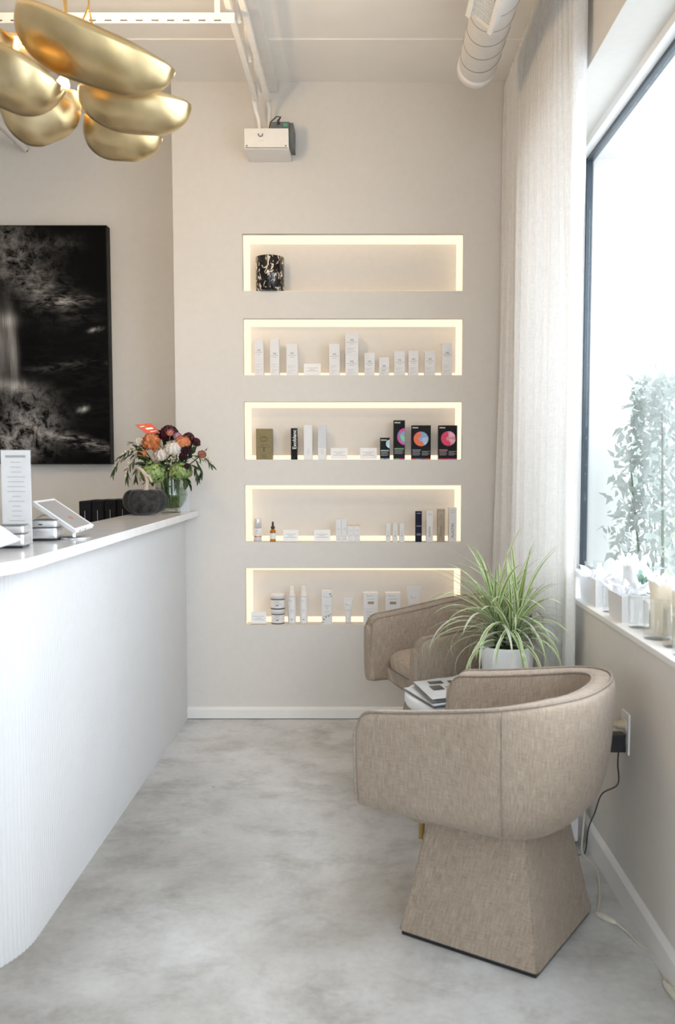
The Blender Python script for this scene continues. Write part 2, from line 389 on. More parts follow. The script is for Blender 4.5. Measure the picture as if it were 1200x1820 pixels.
# niche wall: front with five openings
NX0, NX1 = -0.594, 0.502
NICHE = [(2.162, 2.441), (1.747, 2.027), (1.326, 1.615), (0.908, 1.196), (0.485, 0.776)]
ND = 0.15
mb = MB(); BY = 5.1
mb.box((NL, WY, 0), (NX0, BY, CZ)); mb.box((NX1, WY, 0), (1.21, BY, CZ))
zs = [CZ] + [z for n in NICHE for z in (n[1], n[0])] + [0]
for i in range(0, len(zs), 2): mb.box((NX0, WY, zs[i+1]), (NX1, BY, zs[i]))
for (z0, z1) in NICHE: mb.box((NX0, WY + ND, z0), (NX1, BY, z1))
wb = struct('wall_back', mb, M['wall'])
names = ['topmost wall niche holding the speckled black vase', 'second wall niche from the top with white cartons',
         'middle wall niche with black disc cartons', 'fourth wall niche from the top with the dropper bottle',
         'lowest wall niche behind the armchair']
G = 0.024
for i, (z0, z1) in enumerate(NICHE):
    MB().box((NX0 + G, WY + 0.118, z0 + G), (NX1 - G, WY + ND, z1 - G)).build('niche_back_panel', M['wall'], wb)
    t = thing('led_strip', 'warm glowing LED strip framing the ' + names[i], 'light strip', ((NX0+NX1)/2, WY + 0.14, z0), group='niche LED strips')
    y0, y1 = WY + 0.126, WY + ND - 0.001
    for (a, b, c, d) in ((NX0+0.001, NX1-0.001, z0+0.001, z0+G-0.002), (NX0+0.001, NX1-0.001, z1-G+0.002, z1-0.001),
                         (NX0+0.001, NX0+G-0.002, z0+G, z1-G), (NX1-G+0.002, NX1-0.001, z0+G, z1-G)):
        MB().box((a, y0, c), (b, y1, d)).build('diffuser', M['led'], t)
    e = 0.003
    MB().box((NX0 + 0.001, WY + 0.090, z0 + 0.0005), (NX1 - 0.001, y0, z0 + e)).build('diffuser_lip', M['led'], t)
    MB().box((NX0 + 0.001, WY + 0.035, z1 - e), (NX1 - 0.001, y0, z1 - 0.0005)).build('diffuser_lip', M['led'], t)
    MB().box((NX0 + 0.0005, WY + 0.035, z0 + e), (NX0 + e, y0, z1 - e)).build('diffuser_lip', M['led'], t)
    MB().box((NX1 - e, WY + 0.035, z0 + e), (NX1 - 0.0005, y0, z1 - e)).build('diffuser_lip', M['led'], t)

# right wall with the window opening
WZ0, WZ1, WXO, GX = 0.795, 2.667, 1.204, 0.995
mb = MB(); mb.box((RX, WY1, 0), (WXO, WY + 0.0, CZ)); mb.box((RX, SY - 0.12, 0), (WXO, WY0, CZ))
mb.box((RX, WY0, 0), (WXO, WY1, WZ0)); mb.box((RX, WY0, WZ1), (WXO, WY1, CZ))
struct('wall_right', mb, M['wall'])
mb = MB()                                          # white stop around the glass
mb.box((GX - 0.05, WY0, WZ1 - 0.03), (GX - 0.012, WY1, WZ1)); mb.box((GX - 0.05, WY1 - 0.03, WZ0), (GX - 0.012, WY1, WZ1))
mb.box((GX - 0.05, WY0, WZ0), (GX - 0.012, WY1, WZ0 + 0.04)); mb.box((GX - 0.05, WY0, WZ0), (GX - 0.012, WY0 + 0.03, WZ1))
win = struct('window_1', mb, M['trim'])
g = MB(); g.box((GX - 0.011, WY0, WZ1 - 0.046), (GX + 0.016, WY1, WZ1)); g.box((GX - 0.011, WY1 - 0.046, WZ0), (GX + 0.016, WY1, WZ1))
g.box((GX - 0.011, WY0, WZ0), (GX + 0.016, WY1, WZ0 + 0.055)); g.box((GX - 0.011, WY0, WZ0), (GX + 0.016, WY0 + 0.046, WZ1))
g.build('window_frame', M['frame'], win)
MB().box((GX, WY0 + 0.05, WZ0 + 0.05), (GX + 0.006, WY1 - 0.05, WZ1 - 0.05)).build('pane', M['pane'], win)
MB().box((RX - 0.006, WY0, WZ0), (GX - 0.05, WY1, WZ0 + 0.018), 0.003).build('window_sill', M['trim'], win)
g = MB(); g.box((GX + 0.02, WY0, WZ1 - 0.02), (WXO, WY1, WZ1)); g.box((GX + 0.02, WY1 - 0.012, WZ0), (WXO, WY1, WZ1)); g.box((GX + 0.02, WY0, WZ0), (WXO + 0.03, WY1, WZ0 + 0.02))
g.build('outer_reveal', M['trim'], win)

def baseboard(name, a, b, axis):
    mb = MB()
    if axis == 'x': prof = lambda y0, s: [((a, y0), (b, y0 + s * 0.016))]
    if axis == 'x':
        mb.box((a, WY - 0.014, 0.004), (b, WY, 0.048)); mb.add([(a, WY-0.014, 0.048), (b, WY-0.014, 0.048), (b, WY, 0.062), (a, WY, 0.062)], [(0,1,2,3)])
    else:
        mb.box((RX - 0.014, a, 0.0), (RX, b, 0.075)); mb.add([(RX-0.014, a, 0.075), (RX, a, 0.09), (RX, b, 0.09), (RX-0.014, b, 0.075)], [(0,1,2,3)])
    struct(name, mb, M['trim'])
baseboard('baseboard_back', -0.90, RX - 0.014, 'x'); baseboard('baseboard_right', SY, WY - 0.014, 'y')

# ================================================================== RECEPTION COUNTER
def arc(c, r, a0, a1, n): return [(c[0] + r*math.cos(a0 + (a1-a0)*i/n), c[1] + r*math.sin(a0 + (a1-a0)*i/n)) for i in range(n + 1)]
ctr = thing('reception_counter', 'white fluted reception counter with a rounded corner beside the grey floor', 'counter', (-1.0, 3.4, 0))
path = [(-0.895, WY - 0.002)]
path += [(-0.895, WY - (WY - 2.4) * i / 60) for i in range(1, 61)] + arc((-1.195, 2.4), 0.3, 0, -PI/2, 40)[1:] + [(-1.195 - 1.6 * i / 60, 2.1) for i in range(1, 61)]
def resample(p, d):
    out = []; acc = 0.0; tot = 0.0
    for i in range(len(p) - 1):
        a, b = Vector(p[i]), Vector(p[i+1]); L = (b - a).length
        while acc <= tot + L:
            k = (acc - tot) / L; q = a.lerp(b, k); t = (b - a).normalized(); out.append((q, Vector((-t.y, t.x)))); acc += d
        tot += L
    return out
fl = resample(path, 0.016 / 6); vs = []; fs = []
for i, (q, nrm) in enumerate(fl):
    k = i % 6; e = 0.003 * (1 - (abs(k - 3) / 3.0) ** 2.2) - 0.003
    p = q + nrm * e; vs += [(p.x, p.y, 0.0), (p.x, p.y, 1.04)]
for i in range(len(fl) - 1): fs.append((2*i, 2*i+1, 2*i+3, 2*i+2))
MB().add(vs, fs).build('fluted_front', M['counter'], ctr)
inner = [(-2.79, 2.12), (-1.195, 2.12)] + arc((-1.195, 2.4), 0.28, -PI/2, 0, 12) + [(-0.915, WY - 0.002), (-1.07, WY - 0.002), (-1.07, 2.5), (-1.25, 2.36), (-2.79, 2.36)]
MB().prism(inner, 0.0, 1.04).build('body', M['counter'], ctr)
MB().box((-1.75, 2.45, 0.72), (-1.07, FY - 0.01, 0.75)).build('desk_surface', M['quartz'], ctr)
for yy in (4.3, 2.45): MB().box((-1.75, yy, 0.0), (-1.72, yy + 0.03, 0.72)).build('desk_support', M['counter'], ctr)
slab = [(-2.8, 1.87), (-1.17, 1.87)] + arc((-1.17, 2.22), 0.35, -PI/2, 0, 24) + [(-0.826, WY - 0.003), (-1.09, WY - 0.003), (-1.09, 2.75), (-1.10, 2.6), (-1.16, 2.5), (-1.28, 2.44), (-2.8, 2.44)]
bm = bmesh.new(); vv = [bm.verts.new((x, y, 1.04)) for x, y in slab]; f = bm.faces.new(vv)
r = bmesh.ops.extrude_face_region(bm, geom=[f]); 
for v in r['geom']:
    if isinstance(v, bmesh.types.BMVert): v.co.z = 1.07
bmesh.ops.recalc_face_normals(bm, faces=bm.faces[:])
hz = [e for e in bm.edges if abs(e.verts[0].co.z - e.verts[1].co.z) < 1e-6]
bmesh.ops.bevel(bm, geom=hz, offset=0.003, segments=2, affect='EDGES')
me = bpy.data.meshes.new('countertop'); bm.to_mesh(me); bm.free(); me.materials.append(M['quartz'])
place('countertop', me, ctr)
CT = 1.07

# ================================================================== ARMCHAIRS
def smooth(a, b, x):
    t = max(0.0, min(1.0, (x - a) / (b - a))); return t * t * (3 - 2 * t)
HW, FX, BX = 0.305, 0.28, -0.302                 # half width, front of the arms, back
def u_path(n=72):
    # outline from the right arm front, round the back, to the left arm front (local +X is the front)
    pts = []; xs = -0.045; ry = HW; rx = xs - BX
    pts += [Vector((FX + (xs - FX) * (i / 18) ** 1.7, -HW)) for i in range(18)]
    for i in range(41):
        a = -PI/2 - PI * i / 40
        ca, sa = math.cos(a), math.sin(a); e = 2 / 2.35
        pts.append(Vector((xs + rx * math.copysign(abs(ca) ** e, ca), ry * math.copysign(abs(sa) ** e, sa))))
    pts += [Vector((FX + (xs - FX) * ((18 - i) / 18) ** 1.7, HW)) for i in range(1, 19)]
    return pts
UP = u_path()
def chair_section(i, N):
    p = UP[i]; t = (UP[min(i+1, N-1)] - UP[max(i-1, 0)]).normalized(); nin = Vector((t.y, -t.x))   # inward
    if nin.dot(Vector((-0.02, 0)) - p) < 0: nin = -nin
    back = smooth(0.02, -0.27, p.x)
    k_ = max(0.0, min(1.0, (0.24 - p.x) / 0.50)); ztop = 0.642 + 0.075 * (0.7 * k_ + 0.3 * k_ * k_ * (3 - 2 * k_))
    d = FX - p.x
    if d < 0.045: ztop -= 0.045 * (1 - math.sqrt(max(0, 1 - ((0.045 - d) / 0.045) ** 2)))
    zb = 0.365
    arm_prof = [(0.075, zb - 0.005), (0.035, zb + 0.003), (0.012, zb + 0.028), (0.004, zb + 0.08), (0.0, 0.52), (0.0, ztop - 0.02)]
    back_prof = [(0.19, 0.312), (0.13, 0.325), (0.075, 0.352), (0.035, 0.40), (0.010, 0.50), (0.0, ztop - 0.02)]
    prof = [(a[0] + (b[0] - a[0]) * back, a[1] + (b[1] - a[1]) * back) for a, b in zip(arm_prof, back_prof)]
    th = 0.072
    prof += [(0.005, ztop - 0.008), (0.013, ztop - 0.001), (0.03, ztop + 0.002), (th - 0.02, ztop), (th - 0.006, ztop - 0.008), (th, ztop - 0.02),
             (th + 0.006, 0.56), (th + 0.012, 0.48), (th + 0.03 + 0.05 * back, 0.405), (0.12 + 0.10 * back, zb + 0.0)]
    return [Vector((p.x + nin.x * o, p.y + nin.y * o, z)) for o, z in prof]
def armchair(label, loc, rz):
    root = thing('armchair', label, 'armchair', loc, rz, 'tweed barrel armchairs')
    N = len(UP); secs = [chair_section(i, N) for i in range(N)]
    # rounded arm fronts
    def cap(sec, k, dx):
        c = sum(sec, Vector()) / len(sec); return [Vector((v.x + dx, c.y + (v.y - c.y) * k, v.z)) for v in sec]
    first = [cap(secs[0], 0.55, 0.018), cap(secs[0], 0.86, 0.012)]; last = [cap(secs[-1], 0.86, 0.012), cap(secs[-1], 0.55, 0.018)]
    secs = first + secs + last; m = len(secs[0]); vs = []; uv = []; L = 0; prev = None
    for s in secs:
        q = s[5]; L += (q - prev).length if prev else 0; prev = q; V = 0; pv = None
        for v in s:
            V += (v - pv).length if pv else 0; pv = v; vs.append(v); uv.append((L, V))
    fs = []
    for i in range(len(secs) - 1):
        for j in range(m):
            fs.append((i*m + j, i*m + (j+1) % m, (i+1)*m + (j+1) % m, (i+1)*m + j))
    b = MB(); b.add(vs, fs, uv, True); e = len(secs) - 1
    b.add(secs[0], [tuple(range(m))], [(v.y, v.z) for v in secs[0]]); b.add(secs[e], [tuple(range(m))[::-1]], [(v.y, v.z) for v in secs[e]])
    sh = b.build('shell', M['tweed'], root, False)
    md = sh.modifiers.new('sub', 'SUBSURF'); md.levels = 1; md.render_levels = 2
    # welt along the top edge and down the arm fronts
    core = secs[2:-2]
    line = [core[0][k] + Vector((0.004, -0.001, 0)) for k in range(2, 7)] + [s[7] + Vector((0, 0, 0.002)) for s in core[1:-1]] + [core[-1][k] + Vector((0.004, 0.001, 0)) for k in range(6, 1, -1)]
    MB().tube(line, 0.0042, 6).build('piping', M['welt'], root, False)
    line = [core[0][12] + Vector((0.006, 0.003, -0.16)), core[0][12] + Vector((0.008, 0.001, -0.03))] + [s[10] + Vector((0, 0, 0.0)) for s in core[1:-1]] + [core[-1][12] + Vector((0.008, -0.001, -0.03)), core[-1][12] + Vector((0.006, -0.003, -0.16))]
    MB().tube(line, 0.0042, 6).build('piping', M['welt'], root, False)
    for idx in (22, N - 23):                       # vertical seams where arm meets back
        s = core[idx]; c = Vector((-0.02, 0, 0.5))
        MB().tube([v + (Vector((v.x, v.y, 0)) - Vector((-0.02, 0, 0))).normalized() * -0.0002 for v in s[2:8]], 0.0018, 5).build('seam', M['welt'], root, False)
    # seat deck (closes the underside) and cushion
    def outline(ins, sx=0.0, n=64):
        out = []
        for i in range(N):
            p = UP[i]; q = Vector((-0.02, 0)); d = (p - q); L_ = d.length; ii = ins + sx * smooth(0.02, -0.27, p.x)
            out.append(Vector((q.x + d.x * (1 - ii / L_), q.y + d.y * (1 - ii / L_))))
        return [(p.x, p.y) for p in out]
    o1 = outline(0.17, 0.10); o2 = outline(0.085, 0.12)
    n_ = len(o1); vs = [(x, y, 0.322) for x, y in o1] + [(x, y, 0.372) for x, y in o2] + [(x, y, 0.42) for x, y in o2]
    fs = [tuple(range(n_))[::-1], tuple(range(2*n_, 3*n_))]
    for k in (0, n_):
        for i in range(n_): fs.append((k+i, k+(i+1) % n_, k+n_+(i+1) % n_, k+n_+i))
    MB().add(vs, fs, [(x, y) for x, y in o1] + [(x, y + 0.04) for x, y in o2] + [(x, y + 0.09) for x, y in o2]).build('seat_deck', M['tweed'], root, False)
    def cush(u, v):
        a = 2 * PI * u; ph = (v - 0.5) * PI
        ca, sa = math.cos(a), math.sin(a); e = 2 / 4.0
        rx, ry = 0.225, 0.225; cp = abs(math.cos(ph)) ** 0.38
        x = rx * math.copysign(abs(ca) ** e, ca) * cp; y = ry * math.copysign(abs(sa) ** e, sa) * cp
        z = 0.457 + 0.048 * math.copysign(abs(math.sin(ph)) ** 0.6, math.sin(ph)) * (1.0 + 0.12 * (1 - cp)) 
        return (x + 0.012, y, z)
    cb = MB().grid(56, 14, cush, cu=True); cb.uv = {k: (cb.v[k][0] + 0.5, cb.v[k][1] + 0.5 + cb.v[k][2]) for k in range(len(cb.v))}
    cb.build('seat_cushion', M['cushion'], root, False)
    # flared pedestal
    hb, ht, zt = 0.204, 0.140, 0.36
    ring = lambda h, z, n=6: [Vector((x, y, z)) for (x, y) in
        [(h - 0.012 + 0.012*math.cos(a), h - 0.012 + 0.012*math.sin(a)) for a in [PI/2*i/n for i in range(n+1)]] +
        [(-h + 0.012 + 0.012*math.cos(a), h - 0.012 + 0.012*math.sin(a)) for a in [PI/2 + PI/2*i/n for i in range(n+1)]] +
        [(-h + 0.012 + 0.012*math.cos(a), -h + 0.012 + 0.012*math.sin(a)) for a in [PI + PI/2*i/n for i in range(n+1)]] +
        [(h - 0.012 + 0.012*math.cos(a), -h + 0.012 + 0.012*math.sin(a)) for a in [1.5*PI + PI/2*i/n for i in range(n+1)]]]
    R = [ring(hb + (ht - hb) * k / 6, 0.014 + (zt - 0.014) * k / 6) for k in range(7)]
    k_ = len(R[0]); vs = [v for r_ in R for v in r_]; uv = []
    for r_ in R:
        L = 0; pv = None
        for v in r_:
            L += (v - pv).length if pv else 0; pv = v; uv.append((L, v.z))
    fs = [(i*k_ + j, i*k_ + (j+1) % k_, (i+1)*k_ + (j+1) % k_, (i+1)*k_ + j) for i in range(6) for j in range(k_)]
    pb = MB().add(vs, fs, uv, True); pb.add(R[0], [tuple(range(k_))[::-1]], [(v.x, v.y) for v in R[0]])
    pb.build('pedestal', M['tweed'], root, False)
    for sx, sy in ((1,1), (1,-1), (-1,1), (-1,-1)):
        q = lambda z: Vector((sx * (hb + (ht-hb)*(z-0.014)/(zt-0.014) - 0.003), sy * (hb + (ht-hb)*(z-0.014)/(zt-0.014) - 0.003), z))
        MB().tube([q(0.016), q(0.2), q(0.37)], 0.0026, 5).build('seam', M['welt'], root, False)
    MB().box((-hb + 0.006, -hb + 0.006, 0.0), (hb - 0.006, hb - 0.006, 0.0145)).build('plinth', M['black'], root, False)
    return root
armchair('oatmeal tweed barrel armchair in the foreground with its back to the window', (0.384, 2.472, 0), math.atan2(0.55, -0.835))
armchair('oatmeal tweed barrel armchair behind the potted plant, facing the counter near the niches', (0.383, 3.75, 0), math.atan2(-0.335, -0.94))

# ================================================================== SIDE TABLE, MAGAZINES, PLANT
tb = thing('side_table', 'white side table with brass legs between the two tweed armchairs', 'table', (0.40, 3.13, 0))
prof = [(0.0, 0.455), (0.235, 0.455), (0.245, 0.46), (0.25, 0.47), (0.25, 0.49), (0.245, 0.4975), (0.235, 0.5), (0.0, 0.5)]
MB().lathe(prof, (0.40, 3.13, 0), 48).build('tabletop', M['pot'], tb)
for a in (200, 320, 80):
    x, y = 0.40 + 0.205*math.cos(math.radians(a)), 3.13 + 0.205*math.sin(math.radians(a))
    MB().tube([(x, y, 0.0), (x, y, 0.456)], 0.011, 12).build('leg', M['brass'], tb)
TT = 0.5
def magazine(label, c, rz, sx, sy, z0, nlay, coverM, open_=False):
    root = thing('magazine', label, 'magazine', (c[0], c[1], z0), rz, 'magazines on the side table')
    def sheet(zofs, lift, th, name, m):
        def fn(u, v):
            x = (u - 0.5) * sx; y = (v - 0.5) * sy
            return (x, y, zofs + lift * (max(0, u - 0.45) ** 1.5) * (0.4 + 0.6 * v) + 0.004 * math.sin(u * PI))
        b = MB().grid(14, 8, fn); n = len(b.v)
        b.add([(x, y, z - th) for x, y, z in b.v[:n]], [tuple(reversed(f)) for f in b.f[:]], None, True)
        return b.build(name, m, root, False)
    sheet(0.006, 0.0, 0.006, 'pages', M['page']); sheet(0.010, 0.03 if open_ else 0.0, 0.001, 'cover', coverM)
    if open_:
        sheet(0.008, 0.06, 0.0008, 'page', M['page'])
        for (a, b_, c_, d, m) in ((-0.06, -0.02, -0.02, 0.04, 'photodark'), (-0.01, 0.03, -0.05, 0.02, 'phototan'), (-0.05, 0.0, 0.06, 0.10, 'photodark'), (0.02, 0.06, 0.04, 0.09, 'photodark')):
            def fn(u, v):
                x = a + (b_ - a) * u; y = c_ + (d - c_) * v; uu = x / sx + 0.5; vv = y / sy + 0.5
                return (x, y, 0.0112 + 0.03 * (max(0, uu - 0.45) ** 1.5) * (0.4 + 0.6 * vv) + 0.004 * math.sin(uu * PI))
            MB().grid(6, 4, fn).build('photo_print', M[m], root, False)
    return root
magazine('glossy grey magazine lying under the open one on the white side table', (0.285, 3.06), 0.35, 0.20, 0.26, TT, 3, M['page'])
magazine('open curling magazine with photographs on top of the side table', (0.30, 3.07), 0.2, 0.19, 0.25, TT + 0.016, 3, M['page'], True)

pl = thing('potted_plant', 'variegated grassy plant in a white pot between the armchairs', 'plant', (0.525, 3.22, TT))
pc = Vector((0.525, 3.22, TT))
MB().lathe([(0.0, 0.001), (0.080, 0.001), (0.086, 0.006), (0.098, 0.146), (0.0985, 0.150), (0.096, 0.152), (0.092, 0.149), (0.090, 0.128), (0.0, 0.128)], pc, 48).build('pot', M['pot'], pl)
MB().lathe([(0.0, 0.142), (0.05, 0.138), (0.0915, 0.126)], pc, 24).build('soil', M['soil'], pl)
def blade(b, base, az, elev, L, wd, droop, n=12):
    # a long arching leaf with a folded midrib
    p = Vector(base); e = elev; pts = []
    h = Vector((math.cos(az), math.sin(az), 0)); side = Vector((-math.sin(az), math.cos(az), 0))
    for i in range(n + 1):
        pts.append((p.copy(), e)); step = L / n
        p = p + (h * math.cos(e) + Vector((0, 0, 1)) * math.sin(e)) * step
        e -= droop / n * (0.5 + 1.3 * i / n)
    vs = []; uv = []; fs = []
    for i, (q, e_) in enumerate(pts):
        t = i / n; w_ = wd * min(1, 0.45 + 2.5 * t) * (1 - t ** 3) ** 1.0 + 0.0004
        up = -h * math.sin(e_) + Vector((0, 0, 1)) * math.cos(e_)
        for k, o in ((0, -1), (0.5, 0), (1, 1)):
            vs.append(q + side * w_ * o * 0.5 + up * (abs(o) * w_ * 0.16)); uv.append((t, k))
        if i: a = 3*i; fs += [(a-3, a-2, a+1, a), (a-2, a-1, a+2, a+1)]
    b.add(vs, fs, uv, True)
crowns = [(-0.045, 0.01, 0.26), (0.035, -0.005, 0.245), (0.01, -0.03, 0.20), (-0.01, 0.035, 0.21)]
for (x, y, z) in crowns: MB().tube([pc + Vector((x*0.8, y*0.8, 0.135)), pc + Vector((x, y, z - 0.02))], 0.008, 8).build('stem', M['leafmid'], pl)
rnd = random.Random(11)
for ci, (x, y, z) in enumerate(crowns):
    nb = [46, 46, 34, 30][ci]
    for k in range(nb):
        az = k * 2.39996 + ci + rnd.uniform(-0.25, 0.25); f_ = k / nb
        elev = 1.45 - 1.25 * f_ ** 0.8 + rnd.uniform(-0.1, 0.1)
        L = rnd.uniform(0.22, 0.36) * (0.95 + 0.15 * math.sin(f_ * PI)); 
        if math.cos(az) > 0.15: L = min(L, 0.165 / max(0.35, math.cos(az) * max(0.35, math.cos(max(0, elev - 0.4)))))
        droop = 0.15 + 2.0 * f_ + rnd.uniform(0, 0.5)
        b = MB(); blade(b, pc + Vector((x + 0.006*math.cos(az), y + 0.006*math.sin(az), z - 0.06 * f_ + 0.0)), az, elev, L, rnd.uniform(0.010, 0.018), droop)
        b.build('leaf', M['dracaena'] if f_ < 0.55 or rnd.random() < 0.45 else M['dracaena2'], pl)

# ================================================================== CURTAIN
def curtain():
    root = thing('curtain', 'floor-length sheer white pleated curtain hanging beside the window', 'curtain', (0.70, 3.8, 0.0))
    y0, y1 = 3.145, 4.505; z0, z1 = 0.012, 3.13
    rr = random.Random(3); ph = [rr.uniform(0, 6.28) for _ in range(6)]
    def fn(u, v):
        y = y0 + (y1 - y0) * u; z = z1 + (z0 - z1) * v
        fine = math.sin(2*PI*u*34 + 0.6*math.sin(2*PI*u*5 + ph[0]))
        wide = math.sin(2*PI*u*9 + ph[1] + 0.8*math.sin(v*2 + ph[2])) * 0.6 + math.sin(2*PI*u*15 + ph[3] + v*0.7) * 0.4
        k = smooth(0.0, 0.55, v)
        x = 0.722 + fine * (0.024 * (1 - k) + 0.013) + wide * 0.030 * k - 0.070 * v * (0.12 + 0.88 * u ** 3)
        end = smooth(0.16, 0.0, u)                      # near edge turns back to the window
        x += 0.030 * end
        yy = y + 0.012 * math.cos(2*PI*u*34) * (1 - k) - 0.03 * v * (1 - u)
        return (min(x, 0.762), min(yy, 4.53), z)
    MB().grid(420, 44, fn).build('fabric', M['sheer'], root)
    MB().box((0.71, y0 + 0.0, 3.132), (0.74, 4.52, CZ - 0.001)).build('track', M['whitesteel'], root)
curtain()

# ================================================================== CEILING: joist, strut, box, duct, pendant
jX = -0.475
j = thing('steel_joist', 'white open-web steel joist running along the ceiling to the niche wall', 'joist', (jX, 3.0, 3.0))
jy0, jy1 = 0.6, 4.50
for dx in (-0.032, 0.022):
    MB().box((jX + dx - 0.004, jy0, 3.002), (jX + dx + 0.018, jy1 - 0.14, 3.030), 0.002).build('bottom_chord', M['whitesteel'], j)
MB().box((jX - 0.035, jy0, 3.130), (jX + 0.0, WY - 0.004, CZ - 0.001)).build('top_chord', M['whitesteel'], j)
MB().box((jX + 0.016, jy0, 3.118), (jX + 0.062, WY - 0.004, CZ - 0.001)).build('top_chord', M['whitesteel'], j)
n = 11
for i in range(n):
    a = jy1 - 0.2 - i * 0.34
    for s in (0, 1):
        p = (jX - 0.004, a - 0.17 * s, 3.02); q = (jX - 0.004, a - 0.17 * (1 - s) - (0.0 if s == 0 else 0.34 * 0) , 3.15)
        p = (jX - 0.004, a, 3.02); q = (jX - 0.004, a - 0.17 if s == 0 else a + 0.17, 3.14)
        if q[1] < WY - 0.03: MB().tube([p, q], 0.0115, 8).build('web_rod', M['whitesteel'], j)
MB().tube([(jX - 0.03, jy1 - 0.17, 3.02), (jX - 0.035, jy1 - 0.13, 3.01), (jX - 0.03, jy1 - 0.11, 2.97), (jX - 0.016, jy1 - 0.11, 2.93), (jX - 0.012, jy1 - 0.11, atY(434, 228, 4.36).z)], [0.011, 0.013, 0.013, 0.010, 0.009], 10).build('end_rod', M['whitesteel'], j)
MB().tube([(jX + 0.026, jy1 - 0.17, 3.02), (jX + 0.03, WY - 0.10, 3.0), (jX + 0.026, WY - 0.09, atY(434, 228, 4.36).z)], 0.010, 8).build('end_rod', M['whitesteel'], j)
for (ya, yb2) in ((2.9, 3.25), (3.56, 3.84), (3.92, 4.21), (4.30, 4.37)):  # black plates painting the dark shadow gaps beside the top chord
    MB().box((jX + 0.006, ya, 3.113), (jX + 0.0165, yb2, 3.1175)).build('gap_shade_plate', M['black'], j)

p0 = atY(0, 40, 3.48); zS = p0.z
su = thing('strut_channel', 'white slotted strut channel crossing the ceiling behind the gold pendant', 'strut', (-1.3, 3.48, zS))
b = MB(); b.box((-3.0, 3.468, zS + 0.008), (jX, 3.492, zS + 0.030)); b.build('channel', M['whitesteel'], su)
MB().box((-3.0, 3.462, zS - 0.010), (jX, 3.466, zS + 0.006)).build('flange', M['whitesteel'], su)
x = -2.0
while x < jX - 0.05:
    MB().box((x, 3.459, zS - 0.0035), (x + 0.026, 3.463, zS + 0.0005)).build('slot', M['greydev'], su); x += 0.058
for xx in (-2.6, -0.55): MB().box((xx, 3.474, zS + 0.03), (xx + 0.02, 3.486, CZ)).build('hanger', M['whitesteel'], su)

# white box on the wall end of the joist, grey device on it
a = atY(434, 228, 4.36); b_ = atY(513, 265, 4.36)
bx = thing('junction_box', 'white metal box fixed to the wall below the ceiling joist', 'box', ((a.x + b_.x)/2, WY, b_.z))
MB().box((a.x, 4.36, b_.z), (b_.x, WY - 0.001, a.z), 0.003).build('body', M['whitesteel'], bx)
MB().box((a.x + 0.004, 4.357, b_.z + 0.004), (b_.x - 0.004, 4.360, b_.z + 0.0065)).build('lid_seam', M['greydev'], bx)
for (fx, fz) in ((0.02, 0.012), (0.90, 0.012)):
    xx = a.x + (b_.x - a.x) * fx + 0.005
    MB().box((xx, 4.357, b_.z + fz), (xx + 0.006, 4.361, b_.z + fz + 0.006)).build('screw', M['greydev'], bx)
hk = [(jX - 0.004 + 0.010*math.cos(t), 4.353, a.z - 0.030 + 0.010*math.sin(t)) for t in [PI*0.9 + i*PI*1.2/8 for i in range(9)]]
MB().tube(hk, 0.0025, 6).build('eye_hook', M['greydev'], bx)
MB().box((jX - 0.016, 4.354, a.z - 0.058), (jX + 0.008, 4.3605, a.z - 0.012)).build('hook_plate', M['whitesteel'], bx)
gd = thing('grey_device', 'small grey device with a green sticker and cable on the white ceiling box', 'device', (b_.x - 0.02, 4.42, a.z))
MB().box((b_.x - 0.085, 4.37, a.z), (b_.x + 0.004, 4.52, a.z + 0.034), 0.003).box((b_.x + 0.0015, 4.38, a.z - 0.07), (b_.x + 0.022, 4.52, a.z + 0.033), 0.002).build('housing', M['greydev'], gd)
MB().box((b_.x - 0.026, 4.3675, a.z + 0.010), (b_.x - 0.006, 4.3705, a.z + 0.026)).build('sticker', M['greenlab'], gd)
q = Vector((b_.x - 0.048, 4.368, a.z + 0.022))
MB().tube([q, q + Vector((0.0, -0.01, 0.012)), q + Vector((0.012, -0.006, 0.03)), q + Vector((-0.01, 0.01, 0.038)), q + Vector((-0.04, 0.03, 0.02)), q + Vector((-0.05, 0.06, 0.0))], [0.007, 0.005, 0.0025, 0.0025, 0.0025, 0.0025], 8).build('cable', M['black'], gd)

# spiral duct
DX, DZ, DR, DY = 0.478, 2.955, 0.079, 3.9
dk = thing('spiral_duct', 'white spiral ventilation duct hanging under the ceiling near the curtain', 'duct', (DX, 2.5, DZ))
rot = Matrix.Translation((DX, DY, DZ)) @ Matrix.Rotation(PI/2, 4, 'X')
L = 3.6
MB().lathe([(0.0, 0.0), (DR - 0.006, 0.0), (DR, 0.004), (DR, L), (0.0, L)], (0,0,0), 48).xf(rot).build('pipe', M['whitesteel'], dk)
MB().lathe([(DR, 0.0), (DR + 0.002, 0.001), (DR + 0.002, 0.055), (DR, 0.056)], (0,0,0), 48).xf(rot).build('end_collar', M['whitesteel'], dk)
pts = []; pitch = 0.115
for i in range(int(L / pitch * 40)):
    ang = i / 40 * 2*PI; pts.append((DR * math.cos(ang), DR * math.sin(ang), 0.07 + i / 40 * pitch * 0.985))
pts = [p for p in pts if p[2] < L]
MB().tube(pts, 0.0014, 4).xf(rot).build('spiral_seam', M['greydev'], dk)
for yy in (3.5, 1.8): MB().box((DX - 0.01, yy, DZ + DR - 0.004), (DX + 0.01, yy + 0.003, CZ)).build('hanger_strap', M['whitesteel'], dk)
